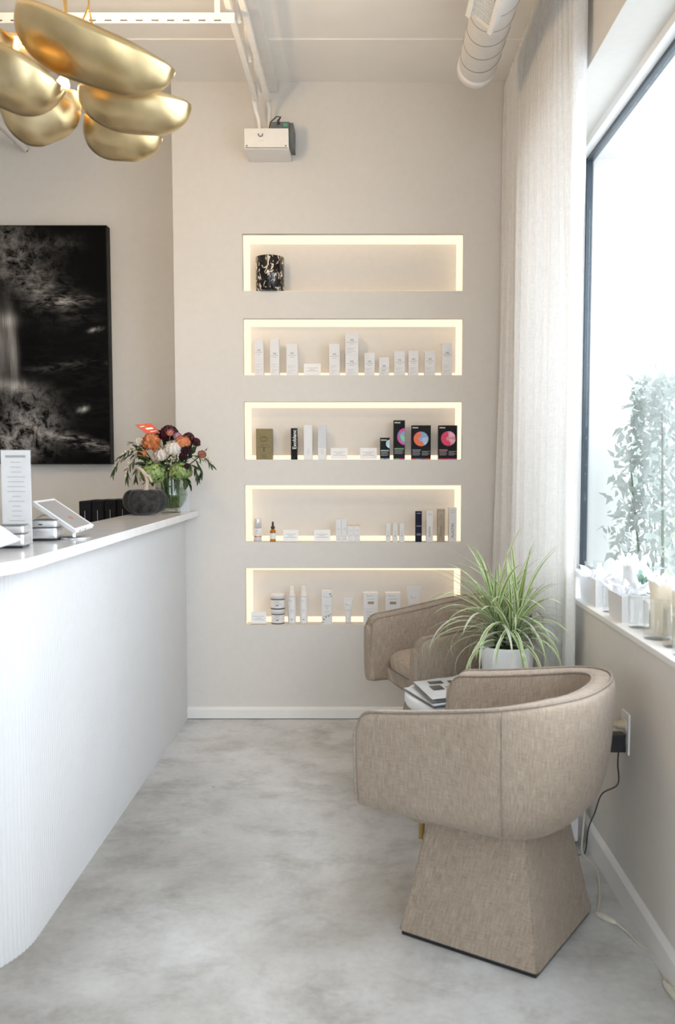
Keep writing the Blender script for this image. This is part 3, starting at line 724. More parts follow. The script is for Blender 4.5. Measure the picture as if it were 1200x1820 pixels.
# register on the lower left of the duct
ang = math.radians(232); nr = Vector((math.cos(ang), 0, math.sin(ang))); tg = Vector((-nr.z, 0, nr.x))
def reg_pt(a, y, d): return Vector((DX, y, DZ)) + nr * (DR + d) + tg * a
def reg_box(a0, a1, y0, y1, d0, d1):
    P = [reg_pt(a, y, d) for d in (d0, d1) for (a, y) in ((a0, y0), (a1, y0), (a1, y1), (a0, y1))]
    return MB().add(P, [(0,3,2,1),(4,5,6,7),(0,1,5,4),(1,2,6,5),(2,3,7,6),(3,0,4,7)])
rg = reg_box(-0.058, 0.058, 2.62, 3.36, -0.03, 0.006).build('register', M['whitesteel'], dk)
for s in (-1, 1): reg_box(s*0.058, s*0.040, 2.62, 3.36, 0.0065, 0.020).build('register_frame', M['whitesteel'], rg)
reg_box(-0.040, 0.040, 2.66, 3.33, 0.0062, 0.0068).build('dark_core', M['black'], rg)
i = 0
y = 3.325
while y > 2.70:
    reg_box(-0.040, 0.040, y, y - 0.006, 0.0068, 0.013).build('slat', M['whitesteel'], rg); y -= 0.0125

# gold pendant
pen = thing('gold_pendant', 'gold leaf pendant lamp with overlapping boat-shaped shells', 'pendant lamp', (-0.93, 2.85, 2.3))
def shell(c, L, Wd, Dp, long_dir, bulge, taper=0.0, name='shell', curl=0.0):
    lx = Vector(long_dir).normalized(); bz = Vector(bulge); bz = (bz - lx * bz.dot(lx)).normalized(); wy = bz.cross(lx)
    c = Vector(c)
    def fn(u, v):
        s = 2 * u - 1; s2 = max(-1, min(1, s)); env = max(0.0, 1 - abs(s2) ** 2.7) ** 0.62; env = 0.09 + 0.91 * env if s2 > 0 else 0.03 + 0.97 * env
        hw = Wd * 0.5 * env * (1 + taper * s2); dp = Dp * env ** 0.85 * (1 + taper * s2)
        a = PI * v
        wob = 0.004 * noise.noise(Vector((s*2.3, v*3.1, c.x*7)))
        return c + lx * (s * L / 2) + wy * (hw * math.cos(a)) + bz * (dp * math.sin(a) + curl * s * s + wob)
    b = MB().grid(40, 20, fn)
    o = b.build(name, M['gold'], pen)
    md = o.modifiers.new('thick', 'SOLIDIFY'); md.thickness = 0.005; md.offset = 1
    return o
def PXY(px, py, Y): return atY(px, py, Y)
shell(PXY(172, 68, 2.55), 0.455, 0.21, 0.125, (0.92, 0.05, -0.36), (-0.30, 0.02, -0.95), -0.10)
shell(PXY(240, 172, 2.75), 0.335, 0.18, 0.105, (0.985, 0.05, -0.13), (-0.10, 0.02, -0.99), 0.0)
shell(PXY(220, 226, 2.95), 0.255, 0.17, 0.105, (0.95, 0.0, -0.26), (-0.26, 0.10, -0.95), -0.15)
shell(PXY(30, 112, 2.50), 0.285, 0.21, 0.125, (0.88, -0.05, -0.46), (-0.40, -0.05, -0.90), 0.0)
shell(PXY(70, 180, 2.85), 0.245, 0.19, 0.125, (0.96, 0.1, 0.22), (0.16, 0.05, -0.98), -0.1)
shell(PXY(-60, 40, 2.6), 0.30, 0.18, 0.11, (0.9, 0.1, -0.3), (-0.3, 0.0, -0.95))
shell(PXY(50, 70, 3.15), 0.30, 0.18, 0.10, (0.8, 0.4, 0.1), (0.0, 0.6, -0.8))
cc = PXY(118, 120, 2.85)
MB().tube([(cc.x, cc.y, cc.z - 0.08), (cc.x, cc.y, CZ - 0.02)], 0.006, 10).build('stem', M['brass'], pen)
MB().lathe([(0.0, -0.03), (0.06, -0.03), (0.065, -0.02), (0.065, 0.0)], (cc.x, cc.y, CZ), 32).build('ceiling_canopy', M['brass'], pen)
tp = PXY(158, 12, 2.85)
MB().tube([(tp.x, tp.y, tp.z), (tp.x - 0.035, tp.y, tp.z - 0.075), (tp.x + 0.012, tp.y, tp.z - 0.075)], 0.006, 8, closed=True).build('hanger_loop', M['brass'], pen)
MB().tube([(tp.x, tp.y, tp.z), (tp.x, tp.y, CZ)], 0.003, 6).build('suspension_wire', M['brass'], pen)
for (px, py, Y) in ((112, 150, 2.84), (170, 130, 2.9)):
    q = PXY(px, py, Y)
    MB().lathe([(0.0, -0.02), (0.012, -0.017), (0.018, -0.008), (0.02, 0.0), (0.017, 0.01), (0.01, 0.02), (0.0, 0.022)], q, 16).build('bulb', M['bulb'], pen)
    MB().tube([q + Vector((0, 0, 0.02)), Vector((cc.x, cc.y, q.z + 0.09))], 0.004, 6).build('arm', M['brass'], pen)
for k, (px, py, Y) in enumerate(((100, 60, 2.82), (200, 150, 2.95))):
    l = bpy.data.lights.new('pendant_lamp_light', 'POINT'); l.energy = 16.0; l.color = (1.0, 0.70, 0.38); l.shadow_soft_size = 0.03
    o = bpy.data.objects.new('pendant_lamp_light', l); col.objects.link(o); o.location = PXY(px, py, Y) + Vector((0, 0.03, 0.05)); o.parent = pen
    o.matrix_parent_inverse = pen.matrix_basis.inverted()
# second rail far left
ra = atY(0, 222, 4.5); rb = atY(44, 264, 4.93)
rl = thing('ceiling_rail', 'white ceiling rail seen below the gold pendant at the left edge', 'rail', (rb.x, rb.y, rb.z))
MB().tube([ra + (ra - rb) * 2.0, rb], 0.022, 4).build('bar', M['whitesteel'], rl)
MB().tube([rb, (rb.x, FY, rb.z)], 0.012, 8).build('end_bolt', M['greydev'], rl)

# ================================================================== PAINTING
def painting_mat(x0, z0):
    m = mat('waterfall_painting', (0.01,0.01,0.01), 0.7, spec=0.06); t = NT(m)
    tc = t.n('ShaderNodeTexCoord'); sp = t.n('ShaderNodeSeparateXYZ'); t.l(tc.outputs['Object'], sp.inputs[0])
    X, Z = t.math('SUBTRACT', sp.outputs[0], x0), t.math('SUBTRACT', sp.outputs[2], z0)      # metres from the lower right corner of the canvas
    def blob(cx, cz, rx, rz, ang=0.0):
        ca, sa = math.cos(ang), math.sin(ang)
        dx = t.math('SUBTRACT', X, cx); dz = t.math('SUBTRACT', Z, cz)
        u = t.math('DIVIDE', t.math('ADD', t.math('MULTIPLY', dx, ca), t.math('MULTIPLY', dz, sa)), rx)
        v = t.math('DIVIDE', t.math('SUBTRACT', t.math('MULTIPLY', dz, ca), t.math('MULTIPLY', dx, sa)), rz)
        d = t.math('ADD', t.math('MULTIPLY', u, u), t.math('MULTIPLY', v, v))
        return t.math('POWER', 2.718, t.math('MULTIPLY', d, -1.0))
    c = t.coord('Object'); n1 = t.noise(c, 16, 8, 0.75, 0.4); n2 = t.noise(t.coord('Object', (1, 1, 3.5), (0, -0.4, 0)), 9, 8, 0.7, 0.6); nv = t.noise(t.coord('Object', (9, 1, 0.6)), 9, 4, 0.6)
    g1 = t.ramp(n1, [(0.42, (0,0,0)), (0.72, (1,1,1))]); g2 = t.ramp(n2, [(0.45, (0,0,0)), (0.72, (1,1,1))]); g3 = t.ramp(nv, [(0.25, (0.35,)*3), (0.7, (1,1,1))])
    k = lambda mask, g, s: t.math('MULTIPLY', t.math('MULTIPLY', mask, g), s)
    # (photo px from the right edge)/scale: 1 px ~ 0.0031 m
    S = 0.0031
    P = lambda px, py: ((px - 194) * S, (825 - py) * S)
    parts = [k(blob(*P(25, 460), 0.27, 0.13, -0.85), g1, 0.55), k(blob(*P(70, 515), 0.22, 0.07, -0.55), g2, 0.60), k(blob(*P(115, 545), 0.12, 0.020, 0.08), g2, 1.1),
             k(blob(*P(20, 578), 0.045, 0.035, 0.0), g3, 0.55), k(blob(*P(27, 622), 0.022, 0.16, 0.06), g3, 0.75), k(blob(*P(2, 620), 0.055, 0.17, 0.0), g3, 0.50),
             k(blob(*P(22, 688), 0.12, 0.030, -0.12), g3, 0.55), k(blob(*P(40, 700), 0.15, 0.05, -0.15), g1, 0.45), k(blob(*P(58, 755), 0.14, 0.10, -0.5), g1, 1.1), k(blob(*P(8, 790), 0.13, 0.08, -0.2), g1, 1.3),
             k(blob(*P(138, 785), 0.17, 0.026, -0.25), g2, 1.3), k(blob(*P(147, 730), 0.025, 0.013, 0.4), g1, 1.6), k(blob(*P(172, 593), 0.03, 0.010, 0.2), g1, 1.4),
             k(blob(*P(115, 447), 0.10, 0.04, 0.0), g1, 0.16), k(blob(*P(120, 655), 0.2, 0.02, 0.1), g2, 0.16), k(blob(*P(120, 700), 0.4, 0.3, 0), g2, 0.025)]
    s = parts[0]
    for q in parts[1:]: s = t.math('ADD', s, q)
    t.l(t.ramp(t.math('MULTIPLY', s, 0.9, True), [(0.0, (0.0035,0.0035,0.004)), (0.45, (0.27,0.255,0.24)), (1.0, (0.62,0.60,0.58))]), t.b.inputs['Base Color'])
    t.bump(n1, 0.05, 0.004); return m
pY = FY - 0.065
pr, pb = atY(190, 400, pY), atY(197, 825, pY)
xr = (pr.x + pb.x) / 2; zb, zt = pb.z, pr.z
pic = thing('painting', 'large black and white waterfall painting on the wall behind the counter', 'painting', (xr, pY, zb))
MB().box((xr - 2.2, pY, zb), (xr, FY - 0.001, zt), 0.004).build('canvas_edge', M['blackcard'], pic)
MB().add([(xr - 2.195, pY - 0.001, zb + 0.005), (xr - 0.005, pY - 0.001, zb + 0.005), (xr - 0.005, pY - 0.001, zt - 0.005), (xr - 2.195, pY - 0.001, zt - 0.005)], [(0,1,2,3)]).build('painted_face', painting_mat(xr, zb), pic)

# ================================================================== THINGS ON THE COUNTER
def counter_pt(px, py): return atZ(px, py, CT)
# velvet pumpkin
pk = Vector((-1.0, 4.15, CT))
pu = thing('velvet_pumpkin', 'charcoal velvet pumpkin with a twisted pale stem on the countertop', 'decoration', pk)
def velvet():
    m = mat('charcoal_velvet', (0.035,0.035,0.036), 0.85, spec=0.1); t = NT(m); t.b.inputs['Sheen Weight'].default_value = 0.45
    t.b.inputs['Sheen Roughness'].default_value = 0.30; t.b.inputs['Sheen Tint'].default_value = (0.75,0.78,0.82,1)
    f = t.noise(t.coord('Object'), 40, 3); t.l(t.ramp(f, [(0.3, (0.022,0.022,0.023)), (0.7, (0.055,0.055,0.056))]), t.b.inputs['Base Color']); return m
def pump(u, v):
    a = 2*PI*u; ph = PI * v
    rib = 1 - 0.085 * (0.5 + 0.5 * math.cos(a * 11)) ** 2 * math.sin(ph) ** 0.5 - 0.008 * math.sin(a * 3 + 1)
    r = 0.103 * (math.sin(ph) ** 0.78) * rib
    dip = 0.036 * math.exp(-((PI - ph) / 0.45) ** 2)
    z = 0.066 - 0.066 * math.copysign(abs(math.cos(ph)) ** 0.92, math.cos(ph)) - dip
    return pk + Vector((r * math.cos(a), r * math.sin(a), max(0.0, z)))
MB().grid(132, 28, pump, cu=True, flip=True).build('body', velvet(), pu)
M['twig'] = noisy('pale_dry_stem', (0.36,0.30,0.23), (0.56,0.49,0.40), 60, 0.8, 0.5, stretch=(1,1,0.3))
st = [pk + Vector(q) for q in ((0.002, 0, 0.095), (0.004, -0.004, 0.125), (0.012, -0.006, 0.155), (0.004, -0.008, 0.185), (-0.012, -0.01, 0.205), (-0.028, -0.008, 0.215), (-0.04, 0.0, 0.214))]
MB().tube(st, [0.019, 0.012, 0.0105, 0.010, 0.009, 0.008, 0.006], 7).build('stem', M['twig'], pu)
MB().tube([st[3], st[3] + Vector((0.018, -0.004, -0.012)), st[3] + Vector((0.03, -0.004, -0.035))], [0.008, 0.008, 0.006], 7).build('stem_stub', M['twig'], pu)

# vase
vc = Vector((-0.925, 4.345, CT))
va = thing('glass_vase', 'clear glass vase full of green stems at the end of the counter', 'vase', vc)
VP = [(0.0, 0.014), (0.040, 0.014), (0.052, 0.030), (0.070, 0.060), (0.075, 0.085), (0.068, 0.125), (0.062, 0.165), (0.065, 0.175)]
MB().lathe([(0.0, 0.0), (0.045, 0.0), (0.045, 0.010), (0.043, 0.022), (0.055, 0.030), (0.074, 0.062), (0.0785, 0.087), (0.071, 0.127), (0.065, 0.166), (0.068, 0.176)], vc, 40).build('glass', M['vase'], va)
MB().lathe([(0.0, 0.018), (0.046, 0.024), (0.070, 0.062), (0.074, 0.086), (0.069, 0.120), (0.0, 0.120)], vc, 32).build('water', M['water'], va)
rv = random.Random(5)
def stem_to(c, root, r=0.0028):
    c = Vector(c); a = math.atan2(c.y - vc.y, c.x - vc.x) + rv.uniform(-0.5, 0.5); k = rv.uniform(0.01, 0.045)
    base = vc + Vector((-math.cos(a) * k, -math.sin(a) * k, 0.022)); neck = vc + Vector((math.cos(a) * 0.045, math.sin(a) * 0.045, 0.17))
    mid = (neck + c) / 2 + Vector((0, 0, 0.01))
    MB().tube([base, (base + neck) / 2, neck, mid, c], r, 6).build('stem', M['stem'], root)
def petal(b, c, R, az, tilt, wd, ht, cup):
    # a cupped petal rising from c, leaning outwards by tilt
    A = Matrix.Translation(c) @ Matrix.Rotation(az, 4, 'Z') @ Matrix.Rotation(tilt, 4, 'Y')
    def fn(u, v):
        s = (u - 0.5) * 2; w_ = wd * math.sin(PI * min(1, 0.15 + 0.80 * v)) ** 0.7
        return A @ Vector((R - cup * (s * s) * 0.5 * wd + 0.35 * cup * ht * math.sin(v * PI * 0.9), s * w_ * 0.5, v * ht + 0.06 * wd * math.sin(s * 7 + az)))
    b.grid(6, 5, fn)
def bloom(name, label, c, r, m, layers, cat='flower', seed=0, tiltmax=1.25, lean=(0, 0, 1), extra=None):
    c = Vector(c); root = thing(name, label, cat, c, group=None); rr = random.Random(seed); b = MB()
    for li in range(layers):
        f = li / max(1, layers - 1); n = 3 + int(li * 1.6)
        for k in range(n):
            petal(b, Vector((0, 0, -r * 0.45)), r * (0.06 + 0.34 * f), 2*PI*k/n + li * 1.1 + rr.uniform(-0.2, 0.2), 0.05 + tiltmax * f ** 1.6 * 0.6 + rr.uniform(-0.08, 0.08), r * (0.6 + 0.65 * f), r * (1.25 - 0.20 * f), 0.9)
    q = Vector((0, 0, 1)).rotation_difference(Vector(lean)).to_matrix().to_4x4()
    b.xf(Matrix.Translation(c) @ q).build('petals', m, root)
    if extra:
        e = MB().lathe([(0.0, 0.25*r), (0.10*r, 0.22*r), (0.16*r, 0.1*r), (0.12*r, -0.2*r), (0, -0.3*r)], (0,0,0), 12).xf(Matrix.Translation(c) @ q); e.build('center', extra, root)
    stem_to(c - Vector(lean).normalized() * r * 0.4, root); return root
def hydr(label, c, r, seed):
    c = Vector(c); root = thing('hydrangea', label, 'flower', c, group='green hydrangeas in the vase'); b = MB(); rr = random.Random(seed); n = 170
    for i in range(n):
        zz = 1 - 2 * (i + 0.5) / n; a = i * 2.39996; d = Vector((math.sqrt(1-zz*zz)*math.cos(a), math.sqrt(1-zz*zz)*math.sin(a), zz))
        if d.z < -0.75: continue
        q = d.rotation_difference(Vector((0,0,1))).inverted().to_matrix().to_4x4(); rad = r * rr.uniform(0.78, 1.10)
        A = Matrix.Translation(c + Vector((d.x*rad, d.y*rad, d.z*rad*0.86))) @ q @ Matrix.Rotation(rr.uniform(0, 6), 4, 'Z')
        s = r * 0.20
        for k in range(4):
            B = A @ Matrix.Rotation(k*PI/2, 4, 'Z')
            b.add([B @ Vector(v) for v in ((0,0,0), (0.5*s,-0.5*s,0.12*s), (1.05*s,0,0.32*s*rr.uniform(0,1.4)), (0.5*s,0.5*s,0.12*s))], [(0,1,2,3)], None, True)
    o = b.build('florets', M['hydrangea'], root)
    MB().lathe([(0, -r*0.6), (r*0.5, -r*0.36), (r*0.66, 0), (r*0.5, r*0.38), (0, r*0.58)], c, 16).build('floret_core', M['leafmid'], root)
    stem_to(c - Vector((0,0,r*0.6)), root, 0.004)
def BQ(px, py, Y): return atY(px, py, Y)
hydr('green hydrangea head behind the pumpkin stem', BQ(272, 841, 4.27), 0.062, 1)
hydr('green hydrangea head on the right, above the vase rim', BQ(322, 838, 4.27), 0.052, 2)
bloom('peony', 'blush white peony low in the middle of the bouquet', BQ(285, 806, 4.22), 0.034, M['peony'], 6, seed=3, lean=(-0.1, -0.8, 0.5))
bloom('peony', 'larger cream white peony in the middle of the bouquet', BQ(307, 795, 4.22), 0.038, M['peonywhite'], 7, seed=4, lean=(0.05, -0.7, 0.7))
bloom('ranunculus', 'peach orange ranunculus right of the cream peony', BQ(326, 784, 4.24), 0.034, M['orange'], 7, seed=5, lean=(0.3, -0.6, 0.7))
bloom('tulip', 'rust orange parrot tulip under the red card', BQ(267, 782, 4.24), 0.040, M['rust'], 5, seed=6, tiltmax=1.7, lean=(-0.2, -0.5, 0.8))
bloom('tulip', 'small rust orange flower right below the larger orange one', BQ(277, 794, 4.23), 0.022, M['rust'], 4, seed=16, lean=(0.1, -0.8, 0.5))
bloom('tulip', 'small orange flower low at the left of the bouquet', BQ(251, 806, 4.24), 0.024, M['rust'], 4, seed=7, lean=(-0.5, -0.6, 0.4))
bloom('dahlia', 'dark burgundy dahlia at the very top of the bouquet', BQ(300, 768, 4.30), 0.042, M['burgundy'], 7, seed=8, tiltmax=1.6, lean=(0, -0.5, 0.9))
bloom('carnation', 'coral pink bloom in front of the burgundy dahlia', BQ(302, 768, 4.245), 0.018, M['coral'], 4, seed=9, lean=(0.1, -0.8, 0.5), extra=M['hydrangea'])
bloom('carnation', 'pale lilac bloom beside the peach ranunculus', BQ(315, 774, 4.26), 0.020, M['lilac'], 4, seed=10, lean=(0.1, -0.6, 0.7))
bloom('scabiosa', 'dark plum bloom at the upper right of the bouquet', BQ(336, 776, 4.30), 0.026, M['burgundy'], 5, seed=11, lean=(0.3, -0.3, 0.9))
bloom('scabiosa', 'dark plum bloom at the far upper right edge of the bouquet', BQ(349, 785, 4.31), 0.023, M['burgundy'], 5, seed=12, lean=(0.6, -0.3, 0.7))
bloom('scabiosa', 'dusky plum bloom below the peach ranunculus', BQ(331, 799, 4.23), 0.025, M['plum'], 5, seed=13, lean=(0.3, -0.8, 0.3))
bloom('scabiosa', 'dusky plum bloom hanging low between the peony and the right hydrangea', BQ(326, 811, 4.23), 0.021, M['plum'], 5, seed=14, lean=(0.3, -0.8, -0.1))
bloom('scabiosa', 'small plum bud beside the right hydrangea', BQ(332, 830, 4.23), 0.016, M['plum'], 4, seed=17, lean=(0.3, -0.8, -0.3))
bloom('scabiosa', 'dark plum bloom behind the orange tulip', BQ(280, 776, 4.30), 0.022, M['burgundy'], 4, seed=18, lean=(-0.2, -0.4, 0.9))
bloom('chrysanthemum', 'dusty pink bloom at the right edge of the bouquet', BQ(360, 808, 4.29), 0.022, M['brick_pink'], 5, seed=15, lean=(0.7, -0.5, 0.3))
bloom('lisianthus', 'cream bloom at the upper left of the bouquet', BQ(247, 785, 4.30), 0.027, M['peonywhite'], 5, seed=19, lean=(-0.4, -0.4, 0.8))
# leafy sprigs
def leaf_mesh(L, wd, name):
    b = MB()
    def fn(u, v):
        w_ = wd * math.sin(PI * min(1, 0.04 + 0.96 * u)) ** 0.8; s = v - 0.5
        return (u * L, s * w_, abs(s) * w_ * 0.35 - 0.18 * L * u * u)
    b.grid(8, 4, fn); return b.mesh(name)
LM = {}
for k, (L, wd) in {'long': (0.052, 0.0095), 'wide': (0.045, 0.022), 'small': (0.022, 0.008)}.items():
    for mk in ('leafdark', 'leafmid'):
        me = leaf_mesh(L, wd, 'leaf'); me.materials.append(M[mk]); LM[(k, mk)] = me
def add_leaf(root, key, p, az, el, roll=0.0, s=1.0):
    o = place('leaf', LM[key], root, False)
    o.matrix_basis = Matrix.Translation(Vector(p) - root.location) @ Matrix.Rotation(az, 4, 'Z') @ Matrix.Rotation(-el, 4, 'Y') @ Matrix.Rotation(roll, 4, 'X') @ Matrix.Scale(s, 4)
def sprig(label, pts, key, n, seed, s=1.0, flowers=False):
    pts = [Vector(p) for p in pts]; root = thing('foliage_sprig', label, 'foliage', pts[0], group='leafy sprigs in the bouquet'); rr = random.Random(seed)
    dense = []
    for i in range(len(pts) - 1):
        for k in range(6): dense.append(pts[i].lerp(pts[i+1], k / 6))
    dense.append(pts[-1])
    MB().tube(dense, 0.0014, 5).build('stem', M['leafmid'], root)
    for i in range(n):
        f = 0.2 + 0.8 * i / (n - 1); k = min(int(f * (len(dense) - 1)), len(dense) - 2); p = dense[k]; d = dense[k+1] - dense[k]
        az = math.atan2(d.y, d.x) + (0.7 if i % 2 else -0.7) + rr.uniform(-0.5, 0.5); el = math.atan2(d.z, math.hypot(d.x, d.y)) + rr.uniform(-0.5, 0.35)
        add_leaf(root, key, p, az, el, rr.uniform(-0.9, 0.9), s * rr.uniform(0.7, 1.1))
    if flowers:
        for i in range(flowers):
            p = dense[int(len(dense) * rr.uniform(0.35, 0.95))] + Vector((rr.uniform(-1, 1), rr.uniform(-1.2, 0), rr.uniform(-0.5, 1))) * 0.012
            b = MB()
            for k in range(5):
                B = Matrix.Translation(p) @ Matrix.Rotation(0.9, 4, 'X') @ Matrix.Rotation(k*2*PI/5, 4, 'Z')
                b.add([B @ Vector(v) for v in ((0,0,0), (0.0028,-0.0022,0.001), (0.0058,0,0.002), (0.0028,0.0022,0.001))], [(0,1,2,3)])
            b.build('blossom', M['creamflower'], root)
    return root
sprig('drooping willowy sprig at the far left of the bouquet', [BQ(262, 812, 4.3), BQ(235, 808, 4.28), BQ(212, 818, 4.26), BQ(200, 838, 4.25)], ('long', 'leafmid'), 20, 1, 0.95, 7)
sprig('willowy sprig hanging down beside the left hydrangea', [BQ(262, 808, 4.26), BQ(240, 815, 4.22), BQ(228, 832, 4.2), BQ(226, 850, 4.2)], ('long', 'leafdark'), 16, 2, 0.95, 6)
sprig('left sprig of narrow dark leaves with tiny cream blossoms', [BQ(264, 800, 4.28), BQ(246, 795, 4.27), BQ(230, 800, 4.26), BQ(216, 812, 4.26)], ('long', 'leafdark'), 16, 3, 0.85, 12)
sprig('small dark leaves sticking out at the upper left of the bouquet', [BQ(262, 800, 4.3), BQ(246, 790, 4.3), BQ(231, 786, 4.3)], ('long', 'leafdark'), 8, 4, 0.7)
sprig('right sprig of narrow dark leaves reaching the niche wall edge', [BQ(335, 808, 4.3), BQ(352, 812, 4.29), BQ(366, 815, 4.29), BQ(376, 826, 4.29)], ('long', 'leafmid'), 16, 5, 0.9, 9)
sprig('dark hanging sprig at the right of the bouquet', [BQ(338, 812, 4.26), BQ(350, 820, 4.25), BQ(357, 832, 4.25), BQ(358, 845, 4.25)], ('long', 'leafdark'), 16, 6, 0.95)
sprig('upright small-leaved tip at the right of the bouquet', [BQ(345, 815, 4.3), BQ(358, 808, 4.3), BQ(368, 797, 4.3)], ('small', 'leafmid'), 10, 7, 0.9)
sprig('broad dark leaves over the right of the vase rim', [BQ(315, 835, 4.28), BQ(325, 848, 4.24), BQ(334, 856, 4.23)], ('wide', 'leafdark'), 6, 8, 1.1)
sprig('broad dark leaves between the two hydrangeas', [BQ(300, 845, 4.3), BQ(300, 825, 4.24), BQ(304, 808, 4.24)], ('wide', 'leafdark'), 12, 9, 0.9, 4)
sprig('broad dark leaves left of the orange tulip', [BQ(275, 840, 4.3), BQ(258, 825, 4.24), BQ(250, 806, 4.23)], ('wide', 'leafdark'), 12, 10, 0.95)
sprig('broad dark leaves under the dark plum blooms', [BQ(310, 835, 4.3), BQ(335, 815, 4.26), BQ(346, 800, 4.27)], ('wide', 'leafdark'), 14, 11, 0.9)
sprig('dark leaves behind the burgundy dahlia', [BQ(298, 820, 4.33), BQ(292, 790, 4.32), BQ(290, 772, 4.32)], ('wide', 'leafdark'), 12, 12, 0.8)
sprig('broad leaves hanging over the vase front', [BQ(292, 840, 4.28), BQ(278, 852, 4.24), BQ(262, 858, 4.24)], ('wide', 'leafdark'), 7, 13, 0.9)
sprig('bright green leaves in the heart of the bouquet', [BQ(300, 850, 4.27), BQ(298, 832, 4.25), BQ(312, 818, 4.23)], ('wide', 'leafmid'), 10, 14, 0.75, 5)
sprig('dark leaves filling the centre behind the peonies', [BQ(296, 840, 4.31), BQ(288, 815, 4.29), BQ(280, 796, 4.28)], ('wide', 'leafdark'), 16, 21, 1.0)
sprig('dark leaves filling the right behind the ranunculus', [BQ(312, 838, 4.31), BQ(322, 815, 4.29), BQ(338, 792, 4.29)], ('wide', 'leafdark'), 18, 22, 1.0)
sprig('dark leaves filling the left behind the orange tulip', [BQ(284, 838, 4.31), BQ(262, 818, 4.29), BQ(244, 800, 4.29)], ('wide', 'leafdark'), 18, 23, 1.0)
sprig('long narrow leaves drooping left of the hydrangea', [BQ(268, 822, 4.25), BQ(250, 824, 4.22), BQ(242, 838, 4.21), BQ(240, 852, 4.21)], ('long', 'leafdark'), 14, 24, 1.0)
sprig('long narrow leaves at the lower right of the bouquet', [BQ(330, 822, 4.25), BQ(346, 830, 4.23), BQ(352, 846, 4.22)], ('long', 'leafdark'), 14, 25, 1.05)
sprig('tiny leaved sprig between the cream and blush peonies', [BQ(302, 830, 4.24), BQ(300, 815, 4.21), BQ(308, 812, 4.20)], ('small', 'leafmid'), 10, 26, 1.0, 6)
# loose stems inside the vase
vs_ = thing('vase_stems', 'bunch of cut green stems standing in the glass vase', 'stems', vc + Vector((0, 0, 0.02)))
for i in range(22):
    a = rv.uniform(0, 6.28); k = rv.uniform(0.01, 0.05); a2 = a + rv.uniform(-0.6, 0.6)
    MB().tube([vc + Vector((k*0.8*math.cos(a), k*0.8*math.sin(a), 0.024)), vc + Vector((0.045*math.cos(a2), 0.045*math.sin(a2), 0.165))], rv.uniform(0.002, 0.0036), 6).build('stem', M['stem'], vs_)
# red card on a pick
c4 = [BQ(240, 755, 4.29), BQ(268, 752, 4.33), BQ(285, 768, 4.33), BQ(262, 772, 4.29)]
rc = thing('gift_card', 'orange red greeting card on a pick above the bouquet', 'card', c4[2])
nrm = (c4[1] - c4[0]).cross(c4[3] - c4[0]).normalized() * 0.0006
MB().add([v - nrm for v in c4] + [v + nrm for v in c4], [(0,1,2,3), (7,6,5,4), (0,4,5,1), (1,5,6,2), (2,6,7,3), (3,7,4,0)]).build('card', M['redcard'], rc)
def on_card(u, v):
    a = c4[0].lerp(c4[1], u); b = c4[3].lerp(c4[2], u); p = a.lerp(b, v); q = nrm if nrm.y < 0 else -nrm; return p + q * 1.6
for (u0, u1, v0, v1) in ((0.12, 0.42, 0.20, 0.28), (0.32, 0.80, 0.42, 0.60), (0.38, 0.86, 0.78, 0.86)):
    MB().add([on_card(u0, v0), on_card(u1, v0), on_card(u1, v1), on_card(u0, v1)], [(0,1,2,3)]).build('print_line', M['inkwhite'], rc)
MB().tube([c4[2].lerp(c4[3], 0.3), vc + Vector((0.01, 0.0, 0.17)), vc + Vector((0.02, 0.02, 0.03))], 0.0015, 6).build('pick', M['cordwhite'], rc)
# white card standing behind the vase
wc = thing('counter_card', 'small white card standing behind the glass vase', 'card', (-0.862, 4.46, CT))
a = atY(316, 866, 4.46); b_ = atY(337, 905, 4.46)
MB().box((a.x, 4.458, CT), (b_.x, 4.462, a.z)).build('card', M['paper'], wc)
for k, zz in enumerate((0.72, 0.66)): MB().box((a.x + 0.012, 4.4572, CT + (a.z - CT) * zz), (b_.x - 0.008, 4.458, CT + (a.z - CT) * zz + 0.003)).build('print_line', M['inkpale'], wc)

# black boxes on the low desk
dsk = 0.75
for i in range(4):
    x0 = -1.335 + i * 0.056; zt_ = 1.128 + 0.002 * i
    r_ = thing('file_box', ['black upright file box at the left end of the row behind the counter', 'second black upright file box from the left behind the counter',
               'third black upright file box from the left behind the counter', 'black upright file box nearest the velvet pumpkin'][i], 'file box', (x0 + 0.027, 4.32, dsk), group='black file boxes')
    MB().box((x0, 4.24 + 0.012*i, dsk), (x0 + 0.054, 4.50, zt_), 0.002).build('body', M['blackcard'], r_)
    MB().box((x0 + 0.026, 4.238 + 0.012*i, zt_ - 0.10), (x0 + 0.0275, 4.2405 + 0.012*i, zt_ - 0.045)).build('pull_tab', M['silver'], r_)

